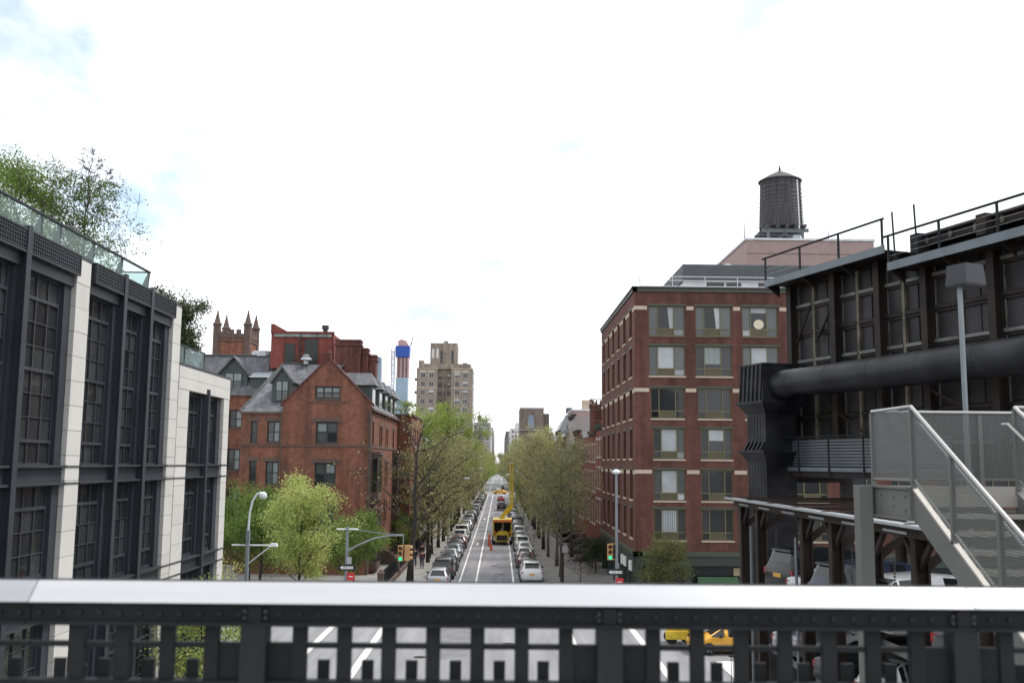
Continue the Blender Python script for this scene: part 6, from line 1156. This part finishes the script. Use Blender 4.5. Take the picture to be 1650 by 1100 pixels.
# ------------------------------------------------------------------ trees
def tree_mesh(seed, H, base, rx, leaves, leaf, limbs=14, tr=.18, spread=.3, up=.55, wood='bark', lm='leaf_spring', tight=1.0, subs=6, lean=0.0, tw=.012, top=1.0):
    g = np.random.default_rng(seed); W = MB(); tips = []
    tp = [Vector((0, 0, 0))]; nseg = 7; th = H * .82
    for i in range(1, nseg + 1): tp.append(Vector((g.normal(0, .05) * i * .4 + lean * i / nseg, g.normal(0, .05) * i * .4, th * i / nseg)))
    W.tube(tp, [tr * (1.25 if i == 0 else 1 - .8 * i / nseg) for i in range(nseg + 1)], 8)
    def at(t): f = t * nseg; i = min(int(f), nseg - 1); return tp[i].lerp(tp[i + 1], f - i)
    zc = (base + H) / 2; rz_ = (H - base) / 2
    for k in range(limbs):
        t = (base / th) * .85 + (1 - base / th * .85) * (k + g.random() * .6) / limbs * .97; t = min(t, .99); p0 = at(t)
        az = k * 2.399 + g.normal(0, .35); z_end = min(H * (.80 + .18 * g.random()), p0.z + (H - base) * (.18 + .22 * g.random()) + (.12 * (H - base) if t > .8 else 0))
        q = max(0.0, 1 - ((z_end - zc) / rz_) ** 2); r = rx * (math.sqrt(q) * .9 + .12) * (.55 + .70 * g.random())
        p3 = Vector((p0.x + r * math.cos(az), p0.y + r * math.sin(az), z_end)); p1 = p0.lerp(p3, .35) + Vector((0, 0, -.05 * r + up * .1)); p2 = p0.lerp(p3, .7) + Vector((g.normal(0, .15), g.normal(0, .15), up * .25 * r * .3))
        rr = tr * .42 * (1 - .55 * t); lp = [p0, p1, p2, p3]; W.tube(lp, [rr, rr * .7, rr * .45, rr * .15], 5, False)
        for j in range(subs):
            s_ = .3 + .7 * (j + g.random()) / subs; a_ = min(int(s_ * 3), 2); b0 = lp[a_].lerp(lp[a_ + 1], min(1, s_ * 3 - a_))
            dirv = Vector((g.normal(0, 1), g.normal(0, 1), g.normal(.45, .55))).normalized(); b1 = b0 + dirv * r * (.22 + .25 * g.random()) * (1.1 if r > 1 else 1.4)
            W.tube([b0, b0.lerp(b1, .5) + Vector(g.normal(0, .06, 3)), b1], [rr * .3, rr * .2, tw], 3, False)
            for q_ in range(3):
                dv2 = (dirv + Vector(g.normal(0, .8, 3))).normalized(); c0 = b0.lerp(b1, .4 + .6 * g.random()); c1 = c0 + dv2 * (.25 + .3 * g.random()) * min(1.6, r * .35 + .3)
                W.tube([c0, c1], [tw * 1.1, tw * .5], 3, False); tips.append((c0.lerp(c1, .5), c1))
    wm = W.mesh('trunk', wood, smooth=True)
    if leaves == 0: return wm, None
    T = np.array([list(b) for a, b in tips] + [list(a) for a, b in tips]); wgt = g.gamma(.55, 1.0, len(tips)); wgt = np.concatenate([wgt, wgt * .6]); ii = g.choice(len(T), leaves, p=wgt / wgt.sum()); C = T[ii] + g.normal(0, spread * tight, (leaves, 3)) * np.array([1, 1, .8])
    C = C[C[:, 2] < H * 1.12 * top]; n = len(C)
    d1 = g.normal(0, 1, (n, 3)); d1 /= np.linalg.norm(d1, axis=1)[:, None]; d2 = np.cross(d1, g.normal(0, 1, (n, 3))); d2 /= np.linalg.norm(d2, axis=1)[:, None]
    sz = (leaf * (.55 + .75 * g.random(n)))[:, None]
    V = np.stack([C - d1 * sz * .6, C + d2 * sz * .38, C + d1 * sz * .6, C - d2 * sz * .38], 1).reshape(-1, 3)
    me = bpy.data.meshes.new('crown'); me.vertices.add(4 * n); me.vertices.foreach_set('co', V.ravel()); me.loops.add(4 * n); me.loops.foreach_set('vertex_index', np.arange(4 * n)); me.polygons.add(n); me.polygons.foreach_set('loop_start', np.arange(0, 4 * n, 4)); me.polygons.foreach_set('loop_total', np.full(n, 4)); me.materials.append(M[lm]); me.update(calc_edges=True)
    return wm, me
def tree(meshes, loc, label, rz=0.0, s=1.0, group=None, name='tree', sz=None):
    t = thing(name, label, 'tree', loc, rz, group, local=True); t.scale = (s, s, sz or s); place('trunk', meshes[0], t)
    if meshes[1]: place('crown', meshes[1], t)
    return t
TV = [tree_mesh(100 + i, 14.5, 2.3, 3.7, 6800, .165, 22, .22, .34, wood='bark', lm=lm, subs=7) for i, lm in enumerate(('leaf_spring', 'leaf_bud', 'leaf_spring', 'leaf_spring'))]
TB = tree_mesh(120, 15, 4.6, 4.6, 450, .16, 16, .27, .3, wood='bark', lm='leaf_spring', subs=8, lean=.7)
TBR = tree_mesh(121, 18, 5, 4.4, 13000, .19, 20, .26, .5, lm='leaf_lime', subs=7)
TSP = [tree_mesh(130 + i, 13.5, 3.0, 3.7, 5200, .16, 20, .20, .32, wood='bark_pale', lm='leaf_spring', subs=7) for i in range(2)]
TYG = tree_mesh(140, 9.2, 1.4, 2.45, 26000, .115, 28, .13, .34, wood='bark', lm='leaf_bright', subs=7)
TGR = tree_mesh(141, 7.2, 1.2, 3.0, 17000, .13, 20, .13, .36, wood='bark', lm='leaf_green', subs=7)
TFG = tree_mesh(142, 6.9, 2.0, 2.6, 9500, .10, 20, .10, .26, wood='bark', lm='leaf_bright', subs=6)
TOL = tree_mesh(143, 6.0, 1.2, 2.3, 12000, .11, 18, .10, .3, wood='bark', lm='leaf_olive', subs=6)
TRF = tree_mesh(144, 6.4, .9, 2.7, 22000, .085, 28, .09, .25, wood='bark_twig', lm='leaf_green', subs=7, tw=.012)
TRB = tree_mesh(145, 7.0, .6, 1.9, 11000, .08, 30, .08, .24, wood='bark_twig', lm='leaf_green', subs=9, tw=.014, up=1.2, top=.72)
TEV = tree_mesh(146, 3.6, .2, 1.25, 20000, .085, 26, .07, .2, wood='bark', lm='leaf_dark', subs=6)
TBU = tree_mesh(147, 3.0, .3, 1.8, 6000, .10, 18, .06, .25, wood='bark', lm='leaf_dark', subs=6)
TBB = tree_mesh(148, 4.2, .3, 2.0, 0, .1, 18, .05, .3, wood='bark_twig', subs=8)
TFAR = tree_mesh(149, 14, 3, 5.2, 4000, .34, 16, .22, .7, lm='leaf_spring', subs=5)
TFL = tree_mesh(150, 14, 3, 5.2, 4000, .34, 16, .22, .7, lm='leaf_lime', subs=5)
random.seed(3)
tree(TB, (-7.25, 83.5, .13), 'dark leaning nearly bare tree nearest the crossing beside the gabled house', R(40), 1.0, 'street trees beside the bike lane', 'street_tree')
y, i = 100.5, 2
while y < 312:
    m = TV[i % 4]; s = random.uniform(.86, 1.02) if i > 4 else random.uniform(.76, .86)
    if i in (8,): m, s = TBR, 1.0
    tree(m, (-6.95 + random.uniform(-.3, .2), y, .13), '%s street tree from the crossing in the row beside the bike lane' % ordn(i), random.uniform(0, 6.28), s, 'street trees beside the bike lane', 'street_tree', s * random.uniform(.92, 1.12)); y += random.uniform(7.6, 10.2) if y < 180 else random.uniform(10, 14); i += 1
tree(TBR, (-12.0, 160, 0.13), 'tall lime green tree in front of the tan apartment tower', 1.0, 1.08, None, 'street_tree')
y, i = 89.0, 1
while y < 312:
    m = TSP[i % 2] if i < 4 else TV[(i + 1) % 4]; s = random.uniform(.76, .90) if i > 3 else .80
    tree(m, (5.4 + random.uniform(-.25, .3), y, .13), '%s street tree from the crossing on the row house side' % ordn(i), random.uniform(0, 6.28), s, 'street trees on the row house side', 'street_tree', s * random.uniform(1.05, 1.25)); y += random.uniform(8.0, 10.0) if y < 180 else random.uniform(10, 14); i += 1
y, i = 347, 1
while y < 620:
    for sx, mm, sd_ in ((-6.7, TFL if i in (1, 2) else TFAR, 'bike lane'), (4.6, TFAR, 'row house')): tree(mm, (sx, y, .13), '%s tree beyond the far crossing on the %s side' % (ordn(i), sd_), random.uniform(0, 6.28), random.uniform(.85, 1.05), 'trees beyond the far crossing', 'street_tree')
    y += random.uniform(14, 20); i += 1
tree(TYG, (-13.85, 71.2, .13), 'bright yellow-green young tree in front of the gabled house', .4, .97, None, 'young_tree')
tree(TGR, (-18.3, 78.5, .13), 'mid green tree behind the curved-neck street lamp', .9, 1.0, None, 'garden_tree'); tree(TGR, (-20.3, 83, .13), 'mid green tree against the far wing of the gabled house', 2.1, 1.05, None, 'garden_tree'); tree(TGR, (-11.3, 79.5, .13), 'mid green tree behind the signal mast', 3.3, .80, None, 'garden_tree')
tree(TFG, (-14.4, 62 - 14.5, .13), 'low leafy tree beneath the curved-neck street lamp', 2.0, .80, None, 'young_tree')
tree(TFG, (-9.6, 33.5, .13), 'small leafy tree on the pavement below the steel-windowed building', .2, .84, None, 'young_tree')
tree(TOL, (11.6, 69.6, .13), 'small olive green tree in front of the corner shops', 1.0, .80, None, 'young_tree')
tree(TRF, (-18.0, 36.2, 15.5), 'leafy roof terrace tree at the edge of the picture', .3, .86, None, 'roof_tree'); tree(TRB, (-15.75, 37.0, 15.5), 'roof terrace tree with bare upright top branches', 1.3, .88, None, 'roof_tree')
tree(TEV, (-13.55, 41.0, 13.4), 'dense dark evergreen on the lower roof terrace', .3, .92, None, 'evergreen_tree')
tree(TBU, (8.9, 92.5, .13), 'dark hedge-like bush by the row house steps', .3, .95, None, 'bush'); tree(TBU, (9.0, 97.5, .13), 'dark bush farther along the row house steps', 2.3, .9, None, 'bush'); tree(TBB, (6.9, 85.5, .13), 'leafless twiggy shrub on the corner pavement', .3, .9, None, 'shrub')
tree(TGR, (-10.2, 108.5, .13), 'small bright tree at the end of the gabled house', .5, .62, None, 'garden_tree')
tree(TB, (7.8, 108, .13), 'brownish thin tree against the row houses', 2.0, .8, None, 'street_tree')
# yellow blossoming planters on the flat-roofed house
tree(tree_mesh(160, 1.8, .2, 1.0, 900, .12, 10, .03, .2, lm='leaf_lime'), (-10.8, 113.5, 15.0), 'yellow-flowered planting on the flat-roofed brick house', 0, 1.0, None, 'roof_plant')
